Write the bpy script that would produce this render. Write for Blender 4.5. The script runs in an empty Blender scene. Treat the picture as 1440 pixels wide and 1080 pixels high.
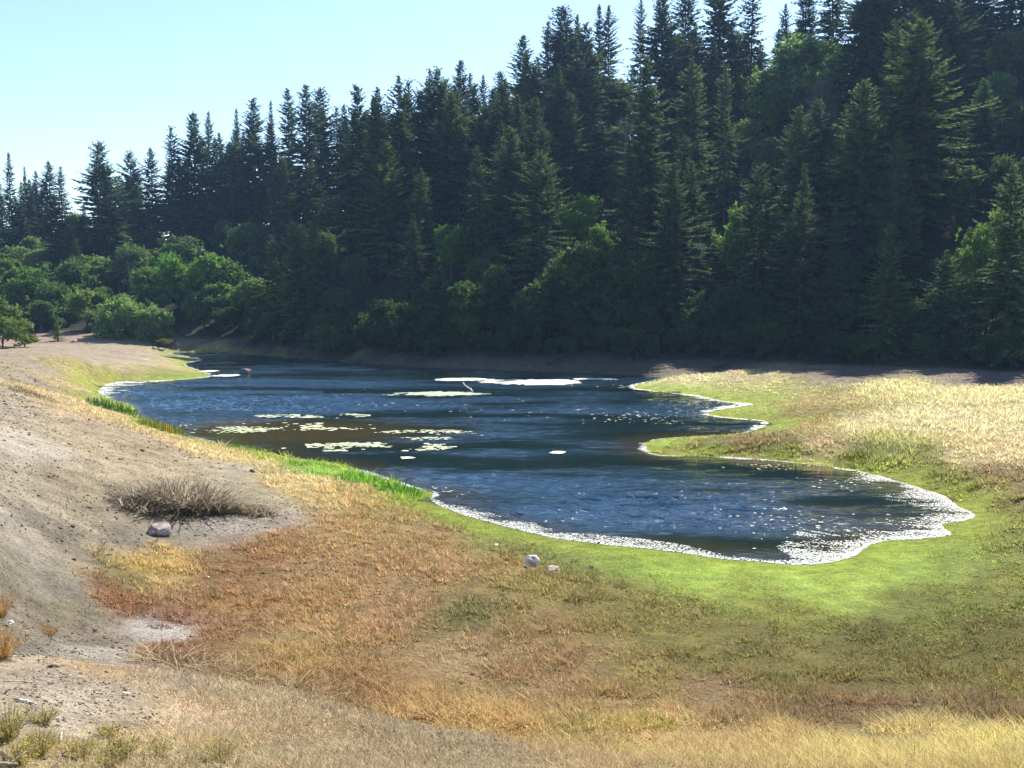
import bpy, bmesh, math, random
import numpy as np
from mathutils import Vector, noise as mnoise

R = math.radians
rng = np.random.default_rng(7)
random.seed(7)
scene = bpy.context.scene
COL = scene.collection

# ------------------------------------------------------------------ camera
FPX, CAMZ, HOR = 1383.0, 10.0, 420.0          # focal length in photo pixels, eye height over the water, horizon row
PITCH = math.atan((540 - HOR) / FPX)
ca, sa = math.cos(PITCH), math.sin(PITCH)
SUN_AZ, SUN_EL = R(30), R(46.5)                   # azimuth clockwise from +Y


def ray(px, py):
    """direction per unit of y for a photo pixel, scaled so that dir.y == 1"""
    px = np.asarray(px, float); py = np.asarray(py, float)
    cx, cy = (px - 720) / FPX, (540 - py) / FPX
    dx, dy, dz = cx, ca + cy * sa, -sa + cy * ca
    return dx / dy, dz / dy


def P(px, py, z=0.0):
    rx, rz = ray(px, py)
    y = (z - CAMZ) / rz
    return np.array([rx * y, y, z])


def project(x, y, z):
    """world -> photo pixel"""
    dz = z - CAMZ
    f = y * ca - dz * sa
    u = y * sa + dz * ca
    return 720 + FPX * x / f, 540 - FPX * u / f


def smooth(a, b, x):
    t = np.clip((x - a) / (b - a), 0, 1)
    return t * t * (3 - 2 * t)


# value noise, vectorised
_perm = np.random.default_rng(3).random((256, 256))


def vnoise(x, y):
    xi, yi = np.floor(x).astype(int), np.floor(y).astype(int)
    fx, fy = x - xi, y - yi
    fx = fx * fx * (3 - 2 * fx); fy = fy * fy * (3 - 2 * fy)
    g = lambda a, b: _perm[a & 255, b & 255]
    return ((g(xi, yi) * (1 - fx) + g(xi + 1, yi) * fx) * (1 - fy)
            + (g(xi, yi + 1) * (1 - fx) + g(xi + 1, yi + 1) * fx) * fy)


def fbm(x, y, s, o=3):
    v, a, t = 0, 1, 0
    for k in range(o):
        v = v + a * (vnoise(x / s + 17.3 * k, y / s - 9.1 * k) - .5); t += a
        a *= .5; s *= .47
    return v / t * 2


# ------------------------------------------------------------------ lake outline (photo pixels on the water plane)
SHORE = [  # px, py, width of the bleached algae rim in metres
    (232, 497, .3), (262, 501, .5), (285, 506, .6), (268, 509, .8), (256, 512, .3), (268, 517, .2), (284, 523, .3), (303, 528, .6), (285, 531, .6), (267, 533, .9),
    (213, 536, 1.6), (172, 536, 3.2), (150, 540, 3.5), (143, 547, 3.0), (142, 555, 1.6), (152, 563, .3), (176, 566, 0), (191, 572, 0), (194, 584, 0),
    (212, 594, 0), (240, 602, 0), (253, 608, 0), (277, 617, .1), (320, 625, .1), (373, 633, 0), (417, 645, 0), (480, 654, .1),
    (513, 663, .25), (547, 676, .5), (580, 686, .1), (620, 693, 0), (604, 702, .8), (640, 720, 1.0), (687, 733, 1.0), (733, 745, 1.0), (780, 757, 1.0),
    (813, 761, 1.1), (873, 768, 1.3), (957, 776, 1.4), (1010, 785, .9), (1060, 789, .7), (1100, 793, .8), (1133, 795, 1.4), (1170, 790, 2.2), (1195, 782, 3.2),
    (1212, 770, 3.6), (1230, 761, 3.2), (1262, 759, 2.4), (1293, 757, 2.0), (1340, 753, 1.6), (1323, 743, 2.0), (1318, 738, 2.2), (1340, 734, 2.2),
    (1373, 727, 2.2), (1360, 719, 2.8), (1337, 710, 3.2), (1327, 698, 3.6), (1293, 687, 3.4), (1260, 678, 2.7), (1227, 667, 1.7), (1177, 658, .9),
    (1110, 650, .7), (1027, 643, .5), (960, 641, .4), (925, 642, .1), (906, 634, .3), (902, 628, .8), (908, 622, .8), (930, 617, .2), (985, 613, 0), (1045, 610, .3),
    (1066, 603, .9), (1081, 593, 1.2), (1060, 591, .8), (1012, 587, .9), (987, 582, 1.4), (1003, 577, 1.6), (1037, 572, 1.4), (1062, 568, 1.3),
    (1027, 566, 1.2), (1003, 562, 1.4), (977, 556, 1.2), (950, 553, .5), (913, 550, .5), (884, 545, .9), (900, 539, .2), (935, 532, 0), (905, 529, 0), (860, 526, 0), (780, 523, 0),
    (680, 520, 0), (580, 516, 0), (480, 509, 0), (400, 502, .1), (350, 498, .3), (300, 496, .5), (255, 495, .3)]
SH = np.array([P(a, b)[:2] for a, b, c in SHORE])
SHW = np.array([c for a, b, c in SHORE]) * .8
for _it in range(2):                                     # round the corners off
    _q = np.roll(SH, -1, 0); _qw = np.roll(SHW, -1)
    SH = np.stack([SH * .75 + _q * .25, SH * .25 + _q * .75], 1).reshape(-1, 2)
    SHW = np.stack([SHW * .75 + _qw * .25, SHW * .25 + _qw * .75], 1).ravel()


def lake_sd(x, y):
    x = np.asarray(x, float).ravel(); y = np.asarray(y, float).ravel()
    d, w = _lake_sd(x, y)
    k = np.clip(y / 70, .5, 1.6)
    return d + k * (.22 * fbm(x, y, 2.2, 3) + .10 * fbm(x + 40, y, .6, 2)), w


def _lake_sd(x, y):
    """signed distance to the lake outline (positive on land), and the rim width at the nearest outline point"""
    x = np.asarray(x, float).ravel(); y = np.asarray(y, float).ravel()
    best = np.full(x.shape, 1e9); w = np.zeros(x.shape); inside = np.zeros(x.shape, bool)
    n = len(SH)
    for i in range(n):
        a, b = SH[i], SH[(i + 1) % n]
        d = b - a
        t = np.clip(((x - a[0]) * d[0] + (y - a[1]) * d[1]) / (d @ d), 0, 1)
        q = (x - a[0] - t * d[0]) ** 2 + (y - a[1] - t * d[1]) ** 2
        m = q < best
        best = np.where(m, q, best)
        w = np.where(m, SHW[i] * (1 - t) + SHW[(i + 1) % n] * t, w)
        c = (a[1] > y) != (b[1] > y)
        with np.errstate(divide='ignore', invalid='ignore'):
            xx = (b[0] - a[0]) * (y - a[1]) / (b[1] - a[1]) + a[0]
        inside ^= c & (x < xx)
    d = np.sqrt(best)
    return np.where(inside, -d, d), w


# ------------------------------------------------------------------ terrain
ANCH = [  # photo px, py, height over the water
    (0, 1080, 6.2), (240, 1080, 6.0), (480, 1080, 5.6), (720, 1080, 5.0), (960, 1085, 4.2), (1200, 1085, 3.5), (1440, 1080, 3.2),
    (0, 1000, 5.9), (150, 1000, 5.5), (300, 1010, 5.0), (480, 1040, 4.6),
    (0, 918, 5.4), (120, 932, 5.0), (240, 946, 4.6), (400, 976, 4.1), (520, 1002, 3.8), (700, 1037, 3.5), (900, 1072, 3.4),
    (60, 890, 2.0), (200, 912, 1.7), (400, 945, 1.5), (520, 975, 1.4), (700, 1005, 1.4), (900, 1040, 1.6), (1100, 1040, 1.7), (1300, 1040, 1.9), (1440, 1040, 2.2),
    (0, 850, 2.9), (0, 780, 3.3), (0, 700, 3.7), (0, 640, 4.1), (0, 600, 4.3), (0, 560, 4.3), (0, 520, 3.9), (0, 486, 3.2), (0, 500, 3.5),
    (60, 485, 3.0), (100, 485, 2.75), (150, 487, 2.3), (190, 491, 1.75), (218, 497, 1.2), (236, 505, .8), (150, 505, 2.3), (50, 500, 3.3), (150, 660, 2.7), (250, 705, 1.5), (225, 750, 1.3), (150, 780, 1.7), (120, 850, 1.7),
    (330, 740, 1.15), (100, 720, 2.5), (60, 800, 2.3), (50, 840, 2.0), (150, 600, 3.0), (250, 640, 1.6), (350, 680, 1.0), (60, 550, 3.2),
    (100, 570, 2.3), (110, 545, 1.5), (60, 525, 3.2), (150, 522, 1.4), (200, 517, 1.0), (100, 508, 2.9), (240, 521, .5), (130, 565, 1.0), (100, 600, 3.2), (180, 585, 1.2), (230, 615, 1.0),
    (300, 640, .8), (380, 655, .7), (430, 670, .5), (480, 672, .5), (550, 700, .4),
    (300, 800, 1.0), (300, 880, 1.2), (450, 800, .8), (600, 780, .5), (500, 900, 1.1), (700, 900, .8), (700, 840, .55), (900, 900, .7), (900, 970, 1.0),
    (1100, 900, .55), (1100, 980, 1.1), (1300, 860, .4), (1440, 800, .5), (1440, 900, .8), (1440, 980, 1.4), (1250, 980, 1.2), (1000, 830, .25), (1200, 830, .25), (500, 740, .7), (420, 710, .9),
    (580, 730, .45), (1440, 740, .6), (1440, 700, .8), (1440, 660, 1.1), (1330, 660, .6), (1440, 620, 1.2), (1300, 620, 1.1), (1150, 625, .75), (1020, 625, .5),
    (1120, 575, .7), (1250, 570, 1.0), (1440, 570, 1.3), (1440, 547, 1.3), (1200, 545, 1.1), (1000, 538, .7), (1100, 540, 1.0), (1000, 526, 1.2),
    (1100, 520, 1.4), (1250, 525, 1.5), (1440, 528, 1.6), (250, 487, .9), (200, 483, 1.6), (120, 474, 2.6), (60, 470, 3.0), (290, 488, 1.0)]
BASE = np.array([(-400, 300), (-250, 260), (-150, 225), (-104, 203), (-66, 196), (-50, 186), (-36, 168), (-22, 152), (-6, 145), (8, 142), (24, 137), (36, 130), (57, 114), (90, 100), (150, 80), (300, 50)], float)
KX = [-220, -140, -100, -60, -12, 23, 50, 83, 120, 200]
KK = [.28, .30, .33, .40, .47, .52, .54, .56, .56, .56]
KH = [20, 22, 26, 32, 40, 50, 54, 61, 67, 72]           # height of the ridge over the slope's foot


def hill(x, y):
    t = y - np.interp(x, BASE[:, 0], BASE[:, 1])
    k = np.interp(x, KX, KK); tr = np.interp(x, KX, KH) / (1.25 * k)
    tp = np.clip(t, 0, None)
    te = tr * (1 - np.exp(-(tp / tr) ** 1.0 * 1.0 - (tp / tr) ** 4)) * 1.25       # steep first, levelling past the ridge
    te = np.minimum(te, tr * 1.25)
    return k * te * te / (te + 9), t


wanch = [P(a, b, c) for a, b, c in ANCH]
for a, b, c in ANCH:                                     # the near bank drops away just past its edge
    if (a, b) in ((0, 918), (120, 932), (240, 946), (400, 976), (520, 1002), (700, 1037)):
        q = P(a, b, c); s = 1 + 3.0 / q[1]
        wanch.append(np.array([q[0] * s, q[1] * s, c - 1.75]))
wanch += [np.array(v, float) for v in [
    (0, 0, 8.3), (0, -25, 9.5), (-25, 0, 9), (28, 0, 6.5), (40, 20, 2.5), (-60, 60, 5), (-45, 25, 5.5), (-100, 100, 4.5), (-150, 150, 6), (60, 60, 1.7), (100, 60, 2.5),
    (80, 30, 3), (-60, -30, 10), (60, -30, 7), (-300, 100, 9), (300, 0, 6), (0, -120, 10), (-200, -100, 10), (200, -100, 8), (-110, 160, 3.2), (-92, 172, 2.0), (-80, 176, 1.6), (-70, 178, 1.3)]]
for bx, by in BASE:
    for t in (1, 70, 200):
        z = 1.7 if bx > -45 else 2.2 if bx > -60 else 3.0
        wanch.append(np.array([bx, by + t, z + (0 if t == 1 else .4)]))
for i in range(0, len(SH), 4):
    wanch.append(np.array([SH[i][0], SH[i][1], 0.02]))
WA = np.array(wanch)


def _U(r2):
    return np.where(r2 > 1e-9, r2 * np.log(np.maximum(r2, 1e-9)), 0)


_s = 50.0
_A = WA[:, :2] / _s
_n = len(_A)
_K = _U(((_A[:, None] - _A[None]) ** 2).sum(-1)) + np.eye(_n) * 2e-4
_Pm = np.c_[np.ones(_n), _A]
_M = np.block([[_K, _Pm], [_Pm.T, np.zeros((3, 3))]])
_W = np.linalg.solve(_M, np.r_[WA[:, 2], np.zeros(3)])


def tps(x, y):
    x = x / _s; y = y / _s
    out = np.empty(len(x))
    for i in range(0, len(x), 20000):
        xs, ys = x[i:i + 20000], y[i:i + 20000]
        r2 = (xs[:, None] - _A[None, :, 0]) ** 2 + (ys[:, None] - _A[None, :, 1]) ** 2
        out[i:i + 20000] = _U(r2) @ _W[:_n] + _W[_n] + _W[_n + 1] * xs + _W[_n + 2] * ys
    return out


def ground(x, y, fine=True):
    x = np.asarray(x, float).ravel(); y = np.asarray(y, float).ravel()
    sd, w = lake_sd(x, y)
    z = tps(x, y)
    h, t = hill(x, y)
    z = np.where(t > 0, np.clip(z, 1.2, 12), np.clip(z, -5, 14)) + h
    land = np.maximum(z, .05 + .01 * np.clip(sd, 0, 20))
    m = smooth(0, 2.5, sd)
    land = land * m + (.035 * np.clip(sd, 0, 3)) * (1 - m)
    if fine:
        m2 = smooth(.5, 4, sd)
        land = land + m2 * (.10 * fbm(x, y, 4.0, 3) + .055 * fbm(x + 50, y, .9, 3) + np.where(t > 3, .8 * fbm(x, y, 22, 2), 0))
        land = np.where(sd > 0, np.maximum(land, .012 * np.clip(sd, 0, 2)), land)
    bed = np.maximum(.09 * sd, -1.6)
    return np.where(sd > 0, land, bed)


def hit(px, py):
    """where the line of sight through a photo pixel meets the ground"""
    px = np.atleast_1d(np.asarray(px, float)); py = np.atleast_1d(np.asarray(py, float))
    out = []
    ys = np.geomspace(4, 420, 900)
    for a, b in zip(px, py):
        rx, rz = ray(a, b)
        g = ground(rx * ys, ys, False)
        below = np.nonzero(CAMZ + rz * ys < g)[0]
        i = below[0] if len(below) else len(ys) - 1
        lo, hi = ys[max(i - 1, 0)], ys[i]
        f = np.linspace(lo, hi, 9)
        g = ground(rx * f, f, False)
        b2 = np.nonzero(CAMZ + rz * f < g)[0]
        yy = f[b2[0]] if len(b2) else hi
        out.append((rx * yy, yy))
    return np.array(out)


def gz(x, y):
    return float(ground([x], [y])[0])


def spot(px, py):
    x, y = hit(px, py)[0]
    return np.array([x, y, gz(x, y)])


# ------------------------------------------------------------------ mesh helpers
def mesh_from(name, V, faces, mat=None, attrs=None, smooth_=False):
    """faces: list of int arrays (n, k); one mesh"""
    me = bpy.data.meshes.new(name)
    V = np.asarray(V, np.float32)
    me.vertices.add(len(V)); me.vertices.foreach_set('co', V.ravel())
    faces = [np.asarray(f, np.int32) for f in faces if len(f)]
    loops = np.concatenate([f.ravel() for f in faces])
    tot = np.concatenate([np.full(len(f), f.shape[1], np.int32) for f in faces])
    start = np.r_[0, np.cumsum(tot)[:-1]].astype(np.int32)
    me.loops.add(len(loops)); me.loops.foreach_set('vertex_index', loops)
    me.polygons.add(len(tot)); me.polygons.foreach_set('loop_start', start); me.polygons.foreach_set('loop_total', tot)
    if smooth_:
        me.polygons.foreach_set('use_smooth', np.ones(len(tot), bool))
    me.update(calc_edges=True)
    for k, v in (attrs or {}).items():
        v = np.asarray(v, np.float32)
        if v.ndim == 1:
            a = me.attributes.new(k, 'FLOAT', 'POINT'); a.data.foreach_set('value', v)
        else:
            if v.shape[1] == 3:
                v = np.c_[v, np.ones(len(v), np.float32)]
            a = me.attributes.new(k, 'FLOAT_COLOR', 'POINT'); a.data.foreach_set('color', v.astype(np.float32).ravel())
    if mat:
        me.materials.append(mat)
    return me


def link(name, me, parent=None, loc=(0, 0, 0), rot=0, scale=(1, 1, 1)):
    o = bpy.data.objects.new(name, me)
    COL.objects.link(o)
    o.location = loc; o.rotation_euler = (0, 0, rot); o.scale = scale
    if parent:
        o.parent = parent
    return o


def tag(o, label=None, cat=None, group=None, kind=None):
    if label: o['label'] = label
    if cat: o['category'] = cat
    if group: o['group'] = group
    if kind: o['kind'] = kind
    return o


def lin(c):
    c = np.asarray(c, float) / 255
    return np.where(c <= .04045, c / 12.92, ((c + .055) / 1.055) ** 2.4)


# ------------------------------------------------------------------ materials
class N:
    def __init__(s, name):
        s.m = bpy.data.materials.new(name); s.m.use_nodes = True
        s.t = s.m.node_tree; s.t.nodes.clear()
        s.out = s('ShaderNodeOutputMaterial')

    def __call__(s, kind, ins=None, **props):
        n = s.t.nodes.new(kind)
        for k, v in props.items():
            setattr(n, k, v)
        for k, v in (ins or {}).items():
            if hasattr(v, 'is_output'):
                s.t.links.new(v, n.inputs[k])
            else:
                n.inputs[k].default_value = v
        return n

    def link(s, a, b):
        s.t.links.new(a, b)

    def mul(s, a, b):
        return s('ShaderNodeMix', {6: a, 7: b, 0: 1.0}, data_type='RGBA', blend_type='MULTIPLY').outputs[2]

    def math(s, op, a, b=0.0):
        return s('ShaderNodeMath', {0: a, 1: b}, operation=op).outputs[0]

    def mapr(s, v, a, b, c, d):
        return s('ShaderNodeMapRange', {0: v, 1: a, 2: b, 3: c, 4: d}).outputs[0]


def mat_ground():
    n = N('earth_and_turf')
    at = n('ShaderNodeAttribute', attribute_name='col'); dirt = n('ShaderNodeAttribute', attribute_name='dirt')
    co = n('ShaderNodeNewGeometry').outputs['Position']
    n1 = n('ShaderNodeTexNoise', {'Vector': co, 'Scale': 1.1, 'Detail': 8.0, 'Roughness': .68})
    n2 = n('ShaderNodeTexNoise', {'Vector': co, 'Scale': 9.0, 'Detail': 6.0, 'Roughness': .7})
    vo = n('ShaderNodeTexVoronoi', {'Vector': co, 'Scale': 5.0, 'Randomness': 1.0})
    f1 = n.mapr(n1.outputs[0], .3, .7, .62, 1.35)
    f2 = n.mapr(n2.outputs[0], .3, .7, .62, 1.35)
    v = n.math('MULTIPLY', f1, f2)
    c1 = n.mul(at.outputs['Color'], n('ShaderNodeCombineColor', {0: v, 1: v, 2: v}).outputs[0])
    # pale pebbles lying in the bare earth
    pe = n.math('MULTIPLY', n.mapr(vo.outputs['Distance'], .10, .16, 1, 0), n.mapr(n('ShaderNodeTexNoise', {'Vector': co, 'Scale': .7, 'Detail': 2.0}).outputs[0], .5, .62, 0, 1))
    pe = n.math('MULTIPLY', n.math('MULTIPLY', pe, dirt.outputs['Fac']), .55)
    c2 = n('ShaderNodeMix', {0: pe, 6: c1, 7: (.42, .37, .31, 1)}, data_type='RGBA').outputs[2]
    b1 = n('ShaderNodeBump', {'Height': n2.outputs[0], 'Strength': 1.0, 'Distance': .16})
    b2 = n('ShaderNodeBump', {'Height': n1.outputs[0], 'Strength': .7, 'Distance': .35, 'Normal': b1.outputs[0]})
    b = n('ShaderNodeBsdfPrincipled', {'Base Color': c2, 'Roughness': .95, 'Specular IOR Level': .1, 'Normal': b2.outputs[0]})
    n.link(b.outputs[0], n.out.inputs[0])
    return n.m


def mat_leaf(name, c_dark, c_light, trans=.35, rough=.7, spec=.1):
    n = N(name)
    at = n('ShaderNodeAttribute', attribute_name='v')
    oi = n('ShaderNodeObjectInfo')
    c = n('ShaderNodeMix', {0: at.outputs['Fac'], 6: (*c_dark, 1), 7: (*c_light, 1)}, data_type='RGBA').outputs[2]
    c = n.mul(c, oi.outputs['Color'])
    b = n('ShaderNodeBsdfPrincipled', {'Base Color': c, 'Roughness': rough, 'Specular IOR Level': spec})
    tr = n('ShaderNodeBsdfTranslucent', {'Color': n.mul(c, (1.1, 1.15, .75, 1))})
    mx = n('ShaderNodeMixShader', {0: trans, 1: b.outputs[0], 2: tr.outputs[0]})
    n.link(mx.outputs[0], n.out.inputs[0])
    return n.m


def mat_blade(name='grass_blades', trans=.5):
    n = N(name)
    at = n('ShaderNodeAttribute', attribute_name='col')
    b = n('ShaderNodeBsdfPrincipled', {'Base Color': at.outputs['Color'], 'Roughness': .6, 'Specular IOR Level': .15})
    tr = n('ShaderNodeBsdfTranslucent', {'Color': at.outputs['Color']})
    mx = n('ShaderNodeMixShader', {0: trans, 1: b.outputs[0], 2: tr.outputs[0]})
    n.link(mx.outputs[0], n.out.inputs[0])
    return n.m


def mat_noise(name, c1, c2, scale, rough=.85, bump=.5, dist=.05, stretch=(1, 1, 1), objcol=False):
    n = N(name)
    co = n('ShaderNodeMapping', {'Vector': n('ShaderNodeTexCoord').outputs['Object'], 'Scale': stretch}).outputs[0]
    a = n('ShaderNodeTexNoise', {'Vector': co, 'Scale': scale, 'Detail': 8.0, 'Roughness': .65})
    f = n.mapr(a.outputs[0], .35, .65, 0, 1)
    c = n('ShaderNodeMix', {0: f, 6: (*c1, 1), 7: (*c2, 1)}, data_type='RGBA').outputs[2]
    if objcol:
        c = n.mul(c, n('ShaderNodeObjectInfo').outputs['Color'])
    bp = n('ShaderNodeBump', {'Height': a.outputs[0], 'Strength': bump, 'Distance': dist})
    b = n('ShaderNodeBsdfPrincipled', {'Base Color': c, 'Roughness': rough, 'Specular IOR Level': .2, 'Normal': bp.outputs[0]})
    n.link(b.outputs[0], n.out.inputs[0])
    return n.m


def mat_water():
    n = N('lake_water')
    rp = n('ShaderNodeAttribute', attribute_name='ripple').outputs['Fac']
    mud = n('ShaderNodeAttribute', attribute_name='weed').outputs['Fac']
    co = n('ShaderNodeNewGeometry').outputs['Position']
    mp = n('ShaderNodeMapping', {'Vector': co, 'Rotation': (0, 0, R(12)), 'Scale': (.55, 1, 1)}).outputs[0]
    a = n('ShaderNodeTexNoise', {'Vector': mp, 'Scale': 3.4, 'Detail': 3.0, 'Roughness': .55, 'Distortion': .4})
    a2 = n('ShaderNodeTexNoise', {'Vector': mp, 'Scale': .9, 'Detail': 2.0, 'Roughness': .5})
    h = n.math('ADD', n.math('MULTIPLY', a.outputs[0], .25), n.math('MULTIPLY', a2.outputs[0], .62))
    mp3 = n('ShaderNodeMapping', {'Vector': co, 'Scale': (.05, .16, 1)}).outputs[0]
    mp4 = n('ShaderNodeMapping', {'Vector': co, 'Scale': (.32, .75, 1), 'Rotation': (0, 0, R(-8))}).outputs[0]
    g2 = n.mapr(n('ShaderNodeTexNoise', {'Vector': mp4, 'Scale': 1.0, 'Detail': 3.0, 'Roughness': .6}).outputs[0], .35, .65, .25, 1.7)
    gust = n.math('MULTIPLY', n.mapr(n('ShaderNodeTexNoise', {'Vector': mp3, 'Scale': 1.0, 'Detail': 3.0}).outputs[0], .35, .65, .5, 1.6), g2)
    st = n.math('MULTIPLY', n.math('MULTIPLY', rp, gust), .75)
    bp = n('ShaderNodeBump', {'Height': h, 'Strength': st, 'Distance': 1.0})
    c0 = n('ShaderNodeMix', {0: rp, 6: (.006, .014, .012, 1), 7: (.021, .050, .092, 1)}, data_type='RGBA').outputs[2]  # rippled water tinted bluer, standing in for the sky it reflects
    c = n('ShaderNodeMix', {0: mud, 6: c0, 7: (.045, .036, .015, 1)}, data_type='RGBA').outputs[2]
    b = n('ShaderNodeBsdfPrincipled', {'Base Color': c, 'Roughness': .04, 'IOR': 1.33, 'Specular IOR Level': .5, 'Normal': bp.outputs[0]})
    n.link(b.outputs[0], n.out.inputs[0])
    return n.m


K = .70            # photo value of a sunlit surface -> base colour
M_ground = mat_ground()
M_blade = mat_blade()
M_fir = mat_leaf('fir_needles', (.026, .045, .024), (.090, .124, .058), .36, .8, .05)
M_broad = mat_leaf('broad_leaves', (.060, .095, .036), (.135, .180, .065), .45)
M_bark = mat_noise('fir_bark', (.05, .035, .025), (.12, .09, .065), 2.0, stretch=(4, 4, .6))
M_grey = mat_noise('weathered_wood', (.28, .25, .22), (.50, .46, .41), 3.0, stretch=(6, 6, 1), objcol=True)
M_rock = mat_noise('rock', (.24, .21, .20), (.52, .48, .46), 3.5, bump=.9, dist=.08, objcol=True)
M_water = mat_water()
M_algae = mat_noise('bleached_algae', (.62, .63, .54), (.86, .86, .80), 7.0, .6, .6, .03, objcol=True)

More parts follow.
